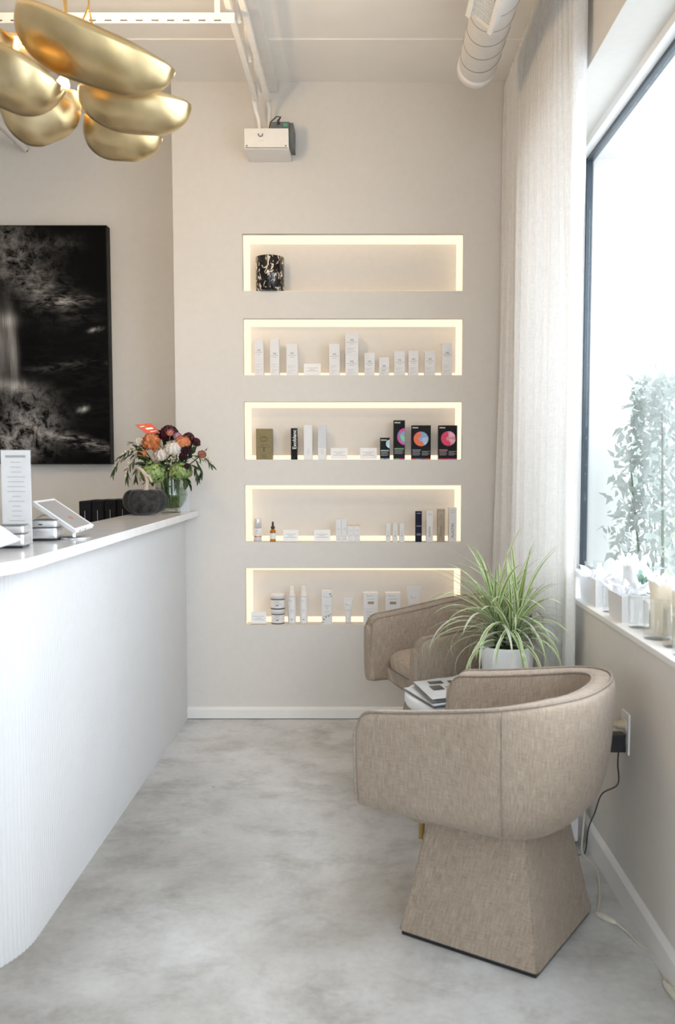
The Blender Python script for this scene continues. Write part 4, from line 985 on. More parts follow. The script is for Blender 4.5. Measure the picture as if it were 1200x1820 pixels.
# tablets on aluminium stands
def register(label_box, label_tab, ox, oy, rz, s=1.0):
    st_ = thing('stand_base', label_box, 'stand', (ox, oy, CT), rz, 'aluminium blocks under the tablets')
    MB().box((-0.036, -0.036, 0.0), (0.036, 0.036, 0.007)).build('foot', M['black'], st_, False)
    MB().box((-0.042, -0.042, 0.007), (0.042, 0.042, 0.040), 0.009).build('lower_block', M['alu'], st_, False)
    MB().box((-0.042, -0.042, 0.0412), (0.042, 0.042, 0.062), 0.007).build('upper_block', M['alu'], st_, False)
    MB().box((-0.036, -0.036, 0.0622), (0.036, 0.036, 0.0632)).build('top_cover', M['greydev'], st_, False)
    MB().box((-0.012, -0.0428, 0.049), (0.0, -0.0415, 0.0525)).build('port', M['black'], st_, False)
    return st_
def tablet(label, corners, thick=0.011, foot=None):
    # corners of the bezel: far-left, far-right(top), near-right(bottom), near-left
    A, B, C, D = [Vector(c) for c in corners]; n = (B - A).cross(D - A).normalized()
    if n.z < 0: n = -n
    root = thing('tablet', label, 'tablet', (D + C) / 2 - Vector((0, 0, ((D + C) / 2).z - CT)), group='tablets on the counter')
    f = lambda u, v, d: A.lerp(B, u).lerp(D.lerp(C, u), v) - n * d
    def slab_(u0, u1, v0, v1, d0, d1):
        P = [f(u, v, d) for d in (d0, d1) for (u, v) in ((u0, v0), (u1, v0), (u1, v1), (u0, v1))]
        return MB().add(P, [(0,1,2,3),(7,6,5,4),(0,4,5,1),(1,5,6,2),(2,6,7,3),(3,7,4,0)])
    slab_(0, 1, 0, 1, 0, thick).build('case', M['paper'], root)
    slab_(0.08, 0.92, 0.06, 0.94, -0.0006, 0.001).build('screen', M['screen'], root)
    slab_(0.42, 0.58, 0.60, 0.70, -0.0009, -0.0006).build('screen_icon', M['copper'], root)
    for (u0, u1) in ((0.24, 0.29), (0.52, 0.57)): slab_(u0, u1, 0.9995, 1.0004, thick * 0.3, thick * 0.8).build('port', M['black'], root)
    m0 = f(0.5, 0.55, thick); base = foot or Vector((m0.x, m0.y, CT))
    MB().tube([m0, Vector((base.x, base.y, CT + 0.03)), Vector((base.x, base.y, CT + 0.006))], 0.007, 8).build('arm', M['alu'], root)
    MB().lathe([(0.0, 0.0), (0.05, 0.0), (0.052, 0.002), (0.05, 0.005), (0.0, 0.006)], (base.x, base.y, CT), 32).build('disc_base', M['alu'], root)
    return root
register('aluminium block behind the raised tablet on the counter', '', -0.968, 2.745, 0.12)
register('aluminium block at the left edge under the second tablet', '', -0.975, 2.50, 0.12)
tablet('white framed tablet tilted up on the counter in front of the file boxes', [atY(58, 891, 2.78), atY(96, 886, 2.95), atY(167, 933, 2.90), atY(135, 943, 2.73)], foot=Vector((-0.90, 2.80, CT)))
tablet('white framed tablet cut off by the left edge of the picture', [atY(-72, 905, 2.22), atY(2, 934, 2.40), atY(38, 959, 2.38), atY(-36, 984, 2.18)], foot=Vector((-1.02, 2.22, CT)))
q = atY(57, 925, 2.80); q2 = atY(94, 916, 2.79)
wcab = MB().tube([Vector((-1.06, 2.78, CT + 0.004)), q, atY(75, 915, 2.80), q2], 0.0032, 6)
tag(wcab.build('charging_cable', M['paper']), 'white charging cable looping behind the aluminium block to the tablet', 'cable')
# menu in a clear stand
a = atY(1, 800, 2.62); b_ = atY(57, 955, 2.62)
mn = thing('menu_stand', 'tall white printed menu in a clear acrylic stand on the counter', 'menu', ((a.x + b_.x)/2, 2.62, CT))
MB().box((a.x, 2.620, CT + 0.001), (b_.x, 2.6225, a.z)).build('menu_sheet', M['tissue'], mn)
MB().box((a.x - 0.002, 2.617, CT), (b_.x + 0.002, 2.6195, a.z + 0.002)).build('front_panel', M['acrylic'], mn)
MB().box((a.x - 0.002, 2.623, CT), (b_.x + 0.002, 2.6255, a.z + 0.002)).build('rear_panel', M['acrylic'], mn)
MB().box((a.x - 0.002, 2.600, CT), (b_.x + 0.002, 2.650, CT + 0.0025)).build('foot', M['acrylic'], mn)
Wm = b_.x - a.x; Hm = a.z - CT; rr = random.Random(2)
for k in range(17):
    zz = a.z - Hm * (0.08 + 0.052 * k); wfrac = 0.7 if k in (0,) else rr.choice([0.35, 0.55, 0.62, 0.72, 0.3])
    hh = 0.007 if k == 0 else 0.0016; xc = (a.x + b_.x) / 2
    MB().box((xc - Wm * wfrac / 2, 2.6196, zz), (xc + Wm * wfrac / 2, 2.6200, zz + hh)).build('print_line', M['inkpale'], mn)

# ================================================================== PRODUCTS IN THE NICHES
YF = WY + 0.018
def niche_of(row): return NICHE[row - 1][0]
def lines(root, xc, wmax, zs_, y, m, h=0.0018, jit=None):
    rr = random.Random(int(abs(xc) * 1e4)); 
    for (z, frac, al) in zs_:
        wd = wmax * frac; x0 = xc - wd/2 if al == 'c' else xc - wmax/2
        MB().box((x0, y - 0.0004, z), (x0 + wd, y, z + h)).build('print_line', m, root)
def carton(label, row, x0, x1, ytop, m, dep=None, ybot=None, group=None, name='carton', yf=YF, zbase=None):
    z0 = niche_of(row) if zbase is None else zbase
    A = atY(x0, ytop, yf); B = atY(x1, ytop, yf); wd = B.x - A.x; dep = dep or min(max(wd, 0.035), 0.075)
    root = thing(name, label, 'box', ((A.x + B.x)/2, yf + dep/2, z0), group=group)
    MB().box((A.x, yf, z0), (B.x, yf + dep, A.z), 0.0008).build('body', m, root)
    root['_x'] = (A.x + B.x) / 2; root['_w'] = wd; root['_h'] = A.z - z0; root['_z'] = z0
    return root
def dims(r): d = (r['_x'], r['_w'], r['_h'], r['_z']); [r.__delitem__(k) for k in ('_x', '_w', '_h', '_z')]; return d
def vg(root, fl=0.62, sub=True):
    x, w_, h, z = dims(root); y = YF - 0.0002
    text_mb('VG', 0.013, front(x, y - 0.0003, z + h * fl + 0.006), bold=0.01).build('lettering', M['ink'], root)
    lines(root, x, w_ * 0.78, [(z + h*fl - 0.005, 1.0, 'c')], y, M['inkpale'], 0.0022)
    if sub: lines(root, x, w_ * 0.78, [(z + h*fl - 0.014, 0.5, 'c')], y, M['inkpale'])
    lines(root, x, w_ * 0.74, [(z + h*0.30, 0.8, 'l'), (z + h*0.24, 0.6, 'l'), (z + h*0.15, 0.9, 'l'), (z + h*0.09, 0.5, 'l')], y, M['inkpale'], 0.0014)
row2 = [(452, 468, 603, 'tall slim white carton at the left end of the second niche', .66), (480, 496, 602, 'tall slim white carton second from the left in the second niche', .56),
        (509, 529, 611, 'wide white carton left of the price card in the second niche', .66), (585, 604, 611, 'white carton just right of the price card in the second niche', .63),
        (648, 666, 627, 'short white carton just right of the stacked pair', .56), (674, 692, 635, 'smallest white carton in the second niche', .45),
        (701, 720, 624, 'white carton right of the smallest one in the second niche', .58), (726, 744, 623, 'white carton third from the right end of the second niche', .60),
        (755, 774, 624, 'white carton second from the right end of the second niche', .62), (786, 804, 610, 'tall white carton at the right end of the second niche', .66)]
for (x0, x1, yt, lab, fl) in row2: vg(carton(lab, 2, x0, x1, yt, M['paper'], group='white cartons in the second niche'), fl)
zmid = atY(620, 631, YF).z
vg(carton('lower white carton of the stacked pair in the second niche', 2, 614, 637, 631, M['paper'], group='white cartons in the second niche'), 0.62)
vg(carton('upper white carton of the stacked pair in the second niche', 2, 614, 637, 592, M['paper'], group='white cartons in the second niche', zbase=zmid + 0.0005), 0.62)
def price_card(label, row, x0, x1, ytop, ybot=None):
    z0 = niche_of(row); yf = YF + 0.002; A = atY(x0, ytop, yf); B = atY(x1, ytop, yf); lean = 0.012
    root = thing('price_card', label, 'card', ((A.x + B.x)/2, yf, z0), group='price cards in the niches')
    def slab(dy, th, x_in, nm, m):
        P = []
        for y_ in (yf + dy, yf + dy + th):
            P += [(A.x + x_in, y_, z0 + 0.003 + x_in), (B.x - x_in, y_, z0 + 0.003 + x_in), (B.x - x_in, y_ + lean, A.z - x_in), (A.x + x_in, y_ + lean, A.z - x_in)]
        return MB().add(P, [(0,1,2,3),(7,6,5,4),(0,4,5,1),(1,5,6,2),(2,6,7,3),(3,7,4,0)]).build(nm, m, root)
    slab(0.0, 0.0015, 0.0, 'card', M['tissue'])
    MB().box((A.x - 0.001, yf - 0.004, z0), (B.x + 0.001, yf + 0.030, z0 + 0.003)).build('holder', M['acrylic'], root)
    hh = A.z - z0
    for fz, fr in ((0.62, 0.7), (0.48, 0.4), (0.36, 0.72)):
        yy = yf + lean * fz - 0.0008; xc = (A.x + B.x)/2; wd = (B.x - A.x) * fr
        MB().box((xc - wd/2, yy, z0 + hh*fz), (xc + wd/2, yy + 0.001, z0 + hh*fz + 0.0022)).build('print_line', M['inkpale'], root)
price_card('little white price card in the second niche', 2, 540, 570, 646)
price_card('little white price card left of the two in the middle niche', 3, 588, 618, 796)
price_card('little white price card right of the two in the middle niche', 3, 640, 670, 796)
price_card('little white price card beside the amber dropper bottle', 4, 503, 530, 942)
price_card('little white price card left of the slim white carton pairs', 4, 558, 587, 942)
price_card('little white price card at the left end of the lowest niche', 5, 446, 473, 1088)
# row 1: speckled vase
def speckle():
    m = mat('black_speckled_glass', (0.01,0.01,0.01), 0.15); t = NT(m); v = t.coord('Object', (1, 1, 0.6)); n_ = t.noise(v, 62, 2, 0.5, 1.0); vo = t.n('ShaderNodeTexVoronoi'); vo.inputs['Scale'].default_value = 60; t.l(v, vo.inputs[0])
    f = t.math('ADD', n_, t.math('MULTIPLY', vo.outputs['Distance'], -0.12)); t.l(t.ramp(f, [(0.53, (0.008,0.007,0.007)), (0.56, (0.72,0.64,0.54))]), t.b.inputs['Base Color']); return m
A = atY(456, 462, YF + 0.07); B = atY(507, 462, YF + 0.07); rad = min((B.x - A.x) / 2, 0.072); cx_ = (A.x + B.x) / 2; zb_ = NICHE[0][0]; hh = A.z - zb_
sv = thing('speckled_vase', 'black cylinder vase with cream speckles in the topmost niche', 'vase', (cx_, WY + 0.035, zb_))
rad = 0.0715
MB().lathe([(0, 0.001), (rad - 0.006, 0.001), (rad, 0.006), (rad, hh - 0.003), (rad - 0.003, hh), (rad - 0.007, hh - 0.003), (rad - 0.007, 0.02), (0, 0.02)], (cx_, WY + 0.037, zb_), 48).build('body', speckle(), sv)
# row 3
r_ = carton('olive green carton at the left end of the middle niche', 3, 455, 483, 762, M['olive']); x, w_, h, z = dims(r_); y = YF - 0.0002
for k, (rx, dx) in enumerate(((0.013, -0.006), (0.013, 0.006))):
    MB().tube([(x + dx + rx*math.cos(t_*PI/12), y - 0.0002, z + h*0.66 + rx*0.95*math.sin(t_*PI/12)) for t_ in range(24)], 0.0009, 4, closed=True).build('emblem', M['oliveink'], r_)
lines(r_, x, w_*0.8, [(z + h*0.40, 1.0, 'c'), (z + h*0.16, 0.35, 'c'), (z + h*0.12, 0.35, 'c'), (z + h*0.07, 0.4, 'c')], y, M['oliveink'])
lines(r_, x, w_*0.8, [(z + h*0.25, 0.10, 'c')], y, M['oliveink'], 0.022)
text_mb('• • •', 0.02, front(x, y - 0.0002, z + h*0.47)).build('lettering', M['oliveink'], r_)
r_ = carton('narrow black carton with white vertical lettering in the middle niche', 3, 517, 528, 761, M['blackcard'], dep=0.04); x, w_, h, z = dims(r_)
text_mb('Exoblanc', 0.027, front(x + w_*0.10, y - 0.0003, z + h*0.64, PI/2), bold=0.012).build('lettering', M['inkwhite'], r_)
for k, (xa, xb, lab, mm) in enumerate(((540, 555, 'tall slim white carton right of the black lettered one in the middle niche', 'paper'), (565, 580, 'tall slim pale grey carton left of the price cards in the middle niche', 'paperlilac'))):
    r_ = carton(lab, 3, xa, xb, 755, M[mm], dep=0.045); x, w_, h, z = dims(r_)
    MB().box((x - w_/2 + 0.0005, y - 0.0002, z + 0.001), (x + w_/2 - 0.0005, y + 0.0004, z + h*0.33)).build('label_panel', M['paper'], r_)
    lines(r_, x, w_*0.6, [(z + h*0.28, 0.5, 'c'), (z + h*0.22, 0.8, 'c'), (z + h*0.16, 0.5, 'c')], y - 0.0002, M['inkpale'])
def disc(root, cx, cz, R, xlo, xhi, sectors, y):
    for q_, (a0, a1, r0, r1, m) in enumerate(sectors):
        P = []; n_ = 16; y = y - 0.00015
        for i in range(n_ + 1):
            a = math.radians(a0 + (a1 - a0) * i / n_); P.append((cx + R*r1*math.cos(a), cz + R*r1*math.sin(a)))
        Q = [(cx + R*r0*math.cos(math.radians(a0 + (a1-a0)*i/n_)), cz + R*r0*math.sin(math.radians(a0 + (a1-a0)*i/n_))) for i in range(n_ + 1)]
        b = MB(); cl = lambda p: (min(max(p[0], xlo), xhi), y, p[1])
        for i in range(n_): b.add([cl(P[i]), cl(P[i+1]), cl(Q[i+1]), cl(Q[i])], [(0,1,2,3)])
        b.build('disc_segment', m, root)
def ink(name, c, c2=None): return noisy(name, c, c2 or tuple(min(1, v*1.25) for v in c), 60, 0.45)
IK = {'orange': ink('orange_ink', (0.72,0.13,0.04)), 'blue': ink('steel_blue_ink', (0.20,0.33,0.52)), 'blue2': ink('pale_blue_ink', (0.33,0.46,0.62)), 'red': ink('crimson_ink', (0.62,0.02,0.09)),
      'pink': ink('rose_pink_ink', (0.66,0.22,0.30)), 'pink2': ink('pale_pink_ink', (0.72,0.38,0.45)), 'mag': ink('magenta_ink', (0.60,0.05,0.28)), 'vio': ink('violet_ink', (0.22,0.16,0.42)), 'green': ink('mint_ink', (0.22,0.50,0.30)),
      'ice': ink('ice_blue_ink', (0.50,0.63,0.74)), 'sky': ink('sky_ink', (0.40,0.58,0.68))}
def gen_box(label, x0, x1, yt, dcx, dcy, dr, sect, bar, foot, wd2=True):
    r_ = carton(label, 3, x0, x1, yt, M['blackcard'], dep=0.055, group='black disc cartons in the middle niche'); x, w_, h, z = dims(r_); y = YF - 0.0005
    C = atY(dcx, dcy, YF); R = dr * YF / F
    disc(r_, C.x, C.z, R, x - w_/2, x + w_/2 - 0.0006, sect, y)
    text_mb('geneo', 0.0125, front(x - w_/2 + 0.003, y - 0.0002, z + h - 0.011), 'LEFT', bold=0.02).build('lettering', M['inkwhite'], r_)
    zl = z + h * (0.40 if h < 0.12 else 0.27)
    MB().box((x - w_/2 + 0.003, y, zl), (x - w_/2 + 0.003 + (w_*0.45 if wd2 else w_*0.85), y + 0.0004, zl + 0.004)).build('print_bar', bar, r_)
    for k in range(4):
        MB().box((x - w_/2 + 0.004, y, zl - 0.006 - 0.006*k), (x - w_/2 + 0.004 + (w_*0.42 if wd2 else w_*0.8) * (1 - 0.12*(k % 2)), y + 0.0004, zl - 0.0042 - 0.006*k)).build('print_line', M['inkpale'], r_)
        if wd2: MB().box((x + 0.004, y, zl - 0.006 - 0.006*k), (x + w_*0.46 - 0.01*(k % 2), y + 0.0004, zl - 0.0042 - 0.006*k)).build('print_line', M['inkpale'], r_)
    for k, m in enumerate(foot):
        n_ = len(foot); MB().box((x - w_/2 + 0.001 + (w_ - 0.002)*k/n_, y, z + 0.001), (x - w_/2 + 0.001 + (w_ - 0.002)*(k+1)/n_, y + 0.0004, z + 0.0055)).build('foot_band', m, r_)
gen_box('short black carton with a pale blue disc in the middle niche', 676, 693, 778, 694, 789, 8, [(0, 360, 0, 0.97, IK['ice']), (120, 200, 0.0, 1.0, IK['sky'])], IK['sky'], [IK['ice'], IK['blue'], IK['ice']], False)
gen_box('tallest black carton with a magenta and green disc', 700, 720, 747, 721, 776, 15, [(0, 360, 0, 0.99, IK['vio']), (65, 140, 0.55, 1.0, IK['mag']), (180, 300, 0.8, 1.0, IK['mag']), (150, 300, 0.0, 0.62, IK['green']), (90, 150, 0.2, 0.66, IK['blue'])], IK['green'], [IK['green'], IK['mag']], False)
gen_box('black carton with an orange and blue disc', 732, 766, 756, 748.5, 780, 13, [(0, 360, 0, 0.99, IK['blue']), (95, 295, 0.35, 1.0, IK['orange']), (-60, 20, 0.2, 1.0, IK['blue2']), (95, 180, 0.28, 0.36, IK['orange'])], IK['blue'], [IK['orange'], IK['blue'], IK['vio'], IK['orange']])
gen_box('black carton with a red and pink disc at the right end of the niche', 780, 813, 756, 797, 779.5, 13, [(0, 360, 0, 0.99, IK['pink']), (95, 290, 0.30, 1.0, IK['red']), (20, 80, 0.2, 1.0, IK['pink2']), (-50, -10, 0.15, 1.0, IK['pink2'])], IK['pink'], [IK['red'], IK['mag']])
# row 4
z4 = NICHE[3][0]
def bottle_x(px, yf): return atY(px, 940, yf).x
yb = WY + 0.045
bx_ = bottle_x(458, yb); rb_ = 0.5 * 14 * yb / F
t_ = thing('serum_bottle', 'white and silver serum bottle at the left end of the fourth niche', 'bottle', (bx_, yb, z4)); hB = atY(458, 921, yb).z - z4
MB().lathe([(0, 0), (rb_, 0.0), (rb_, hB*0.58), (0, hB*0.58)], (bx_, yb, z4), 28).build('body', M['paper'], t_)
MB().lathe([(0, hB*0.58), (rb_, hB*0.58), (rb_, hB*0.985), (rb_*0.9, hB), (0, hB)], (bx_, yb, z4), 28).build('cap', M['silver'], t_)
MB().lathe([(rb_ + 0.0003, hB*0.20), (rb_ + 0.0005, hB*0.205), (rb_ + 0.0005, hB*0.25), (rb_ + 0.0003, hB*0.255)], (bx_, yb, z4), 28).build('band', M['copper'], t_)
lines(t_, bx_, 0.022, [(z4 + hB*0.48, 0.8, 'c'), (z4 + hB*0.42, 0.6, 'c'), (z4 + hB*0.35, 0.8, 'c')], yb - rb_ - 0.0003, M['inkpale'])
bx_ = bottle_x(485, yb); rb_ = 0.5 * 10.5 * yb / F; hB = atY(485, 927, yb).z - z4
t_ = thing('dropper_bottle', 'amber glass dropper bottle with a black top in the fourth niche', 'bottle', (bx_, yb, z4))
MB().lathe([(0, 0), (rb_*0.95, 0.0), (rb_, 0.002), (rb_, hB*0.52), (rb_*0.8, hB*0.58), (rb_*0.5, hB*0.61), (rb_*0.5, hB*0.66), (0, hB*0.66)], (bx_, yb, z4), 28).build('body', M['amber'], t_)
MB().lathe([(rb_ + 0.0002, hB*0.13), (rb_ + 0.0006, hB*0.135), (rb_ + 0.0006, hB*0.42), (rb_ + 0.0002, hB*0.425)], (bx_, yb, z4), 28).build('label', M['paper'], t_)
MB().lathe([(0, hB*0.65), (rb_*0.68, hB*0.65), (rb_*0.68, hB*0.76), (rb_*0.34, hB*0.77), (rb_*0.36, hB*0.84), (rb_*0.3, hB*0.98), (rb_*0.15, hB), (0, hB)], (bx_, yb, z4), 24).build('dropper', M['black'], t_)
for (xa, xb, yt, lab) in ((597, 606.6, 923, 'tall slim white carton, left of the touching pair in the fourth niche'), (607.2, 617, 923, 'tall slim white carton, right of the touching pair in the fourth niche')):
    r_ = carton(lab, 4, xa, xb, yt, M['paper'], dep=0.03, group='slim white cartons in the fourth niche'); x, w_, h, z = dims(r_)
    lines(r_, x, w_*0.8, [(z + h*0.6, 0.5, 'c'), (z + h*0.55, 0.9, 'c'), (z + h*0.25, 1, 'c'), (z + h*0.17, 0.7, 'c'), (z + h*0.11, 0.9, 'c')], y, M['inkpale'], 0.0014)
for (xa, xb, yt, lab) in ((618, 628.8, 934, 'short white carton with a copper top edge, left of its pair'), (629.4, 640, 934, 'short white carton with a copper top edge, right of its pair')):
    r_ = carton(lab, 4, xa, xb, yt, M['paper'], dep=0.03, group='copper topped cartons'); x, w_, h, z = dims(r_)
    MB().box((x - w_/2, YF - 0.0004, z + h - 0.003), (x + w_/2, YF + 0.03, z + h + 0.0006)).build('top_edge', M['copper'], r_)
    lines(r_, x, w_*0.8, [(z + h*0.7, 0.8, 'c'), (z + h*0.4, 0.8, 'c'), (z + h*0.34, 0.5, 'l'), (z + h*0.08, 0.9, 'c')], y, M['inkpale'], 0.0014)
for i, (xa, xb) in enumerate(((686, 694.5), (698, 706.5), (710, 719))):
    r_ = carton(['slim white carton on the left of the row of three in the fourth niche', 'slim white carton in the middle of the row of three in the fourth niche', 'slim white carton on the right of the row of three in the fourth niche'][i], 4, xa, xb, 931, M['paper'], dep=0.04, group='row of three slim cartons'); x, w_, h, z = dims(r_)
    MB().box((x - 0.0015, y - 0.0004, z + h*0.30), (x + 0.0015, y, z + h*0.38)).build('print_mark', M['ink'], r_); MB().box((x - 0.0012, y - 0.0004, z + h*0.42), (x + 0.0008, y, z + h*0.62)).build('print_mark', M['inkpale'], r_)
    MB().box((x + w_/2 - 0.0002, YF + 0.001, z + 0.001), (x + w_/2 + 0.0003, YF + 0.039, z + h - 0.001)).build('side_panel', M['taupe'], r_)
r_ = carton('dark navy carton near the right end of the fourth niche', 4, 739, 750, 909, M['navy'], dep=0.04); x, w_, h, z = dims(r_)
lines(r_, x, w_*0.75, [(z + h*0.93, 0.9, 'c'), (z + h*0.26, 0.9, 'c'), (z + h*0.22, 0.9, 'c')], y, M['inkpale'], 0.003)
text_mb('ALASTIN', 0.0065, front(x, y - 0.0003, z + h*0.52), bold=0.01).build('lettering', M['inkwhite'], r_)
for (xa, xb, yt, lab, mm, tm, sz) in ((758, 770, 908, 'white carton between the navy and the taupe one in the fourth niche', 'paper', 'inkgreen', 0.010), (778, 791, 905, 'taupe foil carton in the fourth niche', 'taupe', 'ink', 0.010), (798, 812, 902, 'tall white carton with vertical black lettering at the right end of the fourth niche', 'paper', 'ink', 0.014)):
    r_ = carton(lab, 4, xa, xb, yt, M[mm], dep=0.042); x, w_, h, z = dims(r_)
    text_mb('ALASTIN', sz * 1.35, front(x, y - 0.0003, z + h*0.33, PI/2), bold=0.005).build('lettering', M[tm], r_)
    lines(r_, x, w_*0.6, [(z + h*0.90, 1, 'c'), (z + h*0.85, 0.8, 'c')], y, M['inkpale'], 0.0022)
# row 5
z5 = NICHE[4][0]
def jar(label, zbase, px0, px1, ytop):
    yb = WY + 0.052; xl, xr_ = atY(px0, 1080, yb).x, atY(px1, 1080, yb).x; R = (xr_ - xl)/2; X = (xl + xr_)/2; hB = atY(px0, ytop, yb).z - zbase
    t_ = thing('cream_jar', label, 'jar', (X, yb, zbase), group='stacked cream jars')
    MB().lathe([(0, 0.0), (R*0.97, 0.0), (R*0.97, hB*0.06), (0, hB*0.06)], (X, yb, zbase), 36).build('base_ring', M['black'], t_)
    MB().lathe([(0, hB*0.06), (R*0.96, hB*0.06), (R*0.97, hB*0.10), (R*0.97, hB*0.64), (0, hB*0.64)], (X, yb, zbase), 36).build('body', M['paper'], t_)
    MB().lathe([(0, hB*0.63), (R*0.99, hB*0.63), (R*0.99, hB*0.68), (0, hB*0.68)], (X, yb, zbase), 36).build('lid_ring', M['black'], t_)
    MB().lathe([(0, hB*0.68), (R, hB*0.68), (R, hB*0.98), (R*0.97, hB), (0, hB)], (X, yb, zbase), 36).build('lid', M['paper'], t_)
    lines(t_, X, R*1.1, [(zbase + hB*0.52, 0.7, 'c'), (zbase + hB*0.44, 0.4, 'c'), (zbase + hB*0.35, 1.0, 'c')], yb - R*0.97 - 0.0002, M['inkpale'], 0.002)
    lines(t_, X, R*1.1, [(zbase + hB*0.24, 0.35, 'c')], yb - R*0.97 - 0.0004, M['ink'], 0.004)
    return zbase + hB
ztop_ = jar('lower white cream jar of the stack of two in the lowest niche', z5, 482, 506, 1081.5)
jar('upper white cream jar of the stack of two in the lowest niche', ztop_ + 0.0003, 481, 507, 1055)
def emblem(root, x, z, y, s=0.005):
    b = MB()
    for k in range(2):
        b.add([(x + s*(-0.9 + 0.6*k), y, z + s*(0.9 - 1.0*k)), (x + s*(0.1 + 0.6*k), y, z + s*(0.5 - 1.0*k)), (x + s*(0.5 + 0.5*k), y, z + s*(0.0 - 1.0*k)), (x + s*(-0.4 + 0.6*k), y, z + s*(0.2 - 1.0*k))], [(0,1,2,3)])
    b.build('emblem', M['inkgreen'], root)
for (pc0, lab) in ((519, 'slim white pump bottle left of its pair in the lowest niche'), (540, 'slim white pump bottle right of its pair in the lowest niche')):
    yb = WY + 0.05; X = atY(pc0, 1080, yb).x; R = 0.5*14.5*yb/F; hB = atY(pc0, 1041, yb).z - z5
    t_ = thing('pump_bottle', lab, 'bottle', (X, yb, z5), group='pump bottles in the lowest niche')
    MB().lathe([(0, 0), (R, 0), (R, hB*0.05), (R*0.985, hB*0.052), (R*0.985, hB*0.70), (R*0.9, hB*0.73), (0, hB*0.73)], (X, yb, z5), 30).build('body', M['paper'], t_)
    MB().lathe([(0, hB*0.72), (R*1.0, hB*0.72), (R*1.0, hB*0.76), (R*0.72, hB*0.77), (R*0.60, hB*0.96), (R*0.5, hB), (0, hB)], (X, yb, z5), 30).build('cap', M['paperwarm'], t_)
    emblem(t_, X - R*0.55, z5 + hB*0.63, yb - R*0.98, 0.004)
    lines(t_, X, R*1.1, [(z5 + hB*0.60, 0.4, 'c'), (z5 + hB*0.36, 0.9, 'c'), (z5 + hB*0.32, 0.5, 'c')], yb - R - 0.0004, M['inkpale'], 0.0018)
    lines(t_, X, R*1.1, [(z5 + hB*0.11, 0.4, 'c')], yb - R - 0.0004, M['ink'], 0.0035)
r_ = carton('tall white carton with a leaf pattern in the lowest niche', 5, 572, 590, 1050, M['paper'], dep=0.04); x, w_, h, z = dims(r_)
emblem(r_, x - w_*0.27, z + h*0.84, y - 0.0004, 0.004)
lines(r_, x, w_*0.7, [(z + h*0.80, 0.5, 'c'), (z + h*0.55, 0.9, 'c'), (z + h*0.50, 0.4, 'c'), (z + h*0.46, 0.3, 'c'), (z + h*0.37, 0.7, 'c')], y, M['inkpale'], 0.0022)
for (u, v, s) in ((0.32, 0.90, 1.0), (0.40, 0.83, 0.8), (-0.38, 0.06, 0.8), (-0.28, 0.15, 1.0), (-0.08, 0.22, 0.9), (0.18, 0.25, 0.9), (0.36, 0.28, 0.7)):
    MB().lathe([(0, 0), (0.0042*s, 0)], (0,0,0), 7).xf(front(x + w_*u, y - 0.0004, z + h*v)).build('leaf_print', M['inkgreen'] if s < 0.9 else M['ink'], r_)
MB().tube([(x - w_*0.46, y, z + h*0.17), (x - w_*0.2, y, z + h*0.25), (x + w_*0.15, y, z + h*0.29), (x + w_*0.47, y, z + h*0.33)], 0.0006, 4).build('curve_print', M['ink'], r_)
def tube_pack(label, px0, px1, ytop, ybot_w):
    yb = WY + 0.05; xl, xr_ = atY(px0, 1080, yb).x, atY(px1, 1080, yb).x; X = (xl + xr_)/2; Wt = xr_ - xl; hB = atY(px0, ytop, yb).z - z5
    t_ = thing('cream_tube', label, 'tube', (X, yb, z5), group='cream tubes in the lowest niche')
    def fn(u, v):
        a = 2*PI*u; k = v; hw = Wt/2*(ybot_w + (1-ybot_w)*k); dp = 0.016*(1-k) + 0.003*k
        return (X + hw*math.cos(a), yb + dp*math.sin(a), z5 + hB*(0.18 + 0.68*k))
    MB().grid(28, 8, fn, cu=True).build('body', M['paper'], t_)
    MB().box((xl - 0.001, yb - 0.004, z5 + hB*0.86), (xr_ + 0.001, yb + 0.004, z5 + hB), 0.001).build('crimp', M['paper'], t_)
    MB().lathe([(0, 0), (Wt/2*ybot_w, 0), (Wt/2*ybot_w, hB*0.18), (0, hB*0.18)], (X, yb, z5), 24).build('cap', M['paper'], t_)
    emblem(t_, X - Wt*0.18, z5 + hB*0.74, yb - 0.0125, 0.0045)
    lines(t_, X, Wt*0.55, [(z5 + hB*0.70, 0.7, 'c'), (z5 + hB*0.52, 0.9, 'c'), (z5 + hB*0.47, 0.6, 'c')], yb - 0.0125, M['inkpale'], 0.0018)
tube_pack('small white cream tube standing on its cap in the lowest niche', 611, 627, 1061, 0.62)
tube_pack('large white cream tube at the right, above the armchair back', 723, 748, 1043, 0.62)
def soapbox(label, x0, x1, yt, zb_=None, grp='small square cartons in the lowest niche'):
    r_ = carton(label, 5, x0, x1, yt, M['paper'], dep=0.06, group=grp, zbase=zb_); x, w_, h, z = dims(r_)
    emblem(r_, x - w_*0.22, z + h*0.82, y - 0.0004, 0.0045)
    lines(r_, x, w_*0.7, [(z + h*0.80, 0.45, 'c'), (z + h*0.60, 0.75, 'c')], y, M['inkpale'], 0.0022)
    MB().box((x - w_*0.20, y - 0.0002, z + h*0.30), (x + w_*0.22, y + 0.0002, z + h*0.47)).build('print_block', M['taupe'] if zb_ else M['greydev'], r_)
    return z + h
zz = soapbox('lower white carton of the stacked square pair in the lowest niche', 646, 672, 1082.5)
soapbox('upper white carton of the stacked square pair in the lowest niche', 646, 672, 1054, zz + 0.0004)
zz = soapbox('lower white square carton hidden behind the armchair back', 686, 711, 1083)
soapbox('white square carton with a brown print right of the stacked pair', 685, 712, 1054, zz + 0.0004)

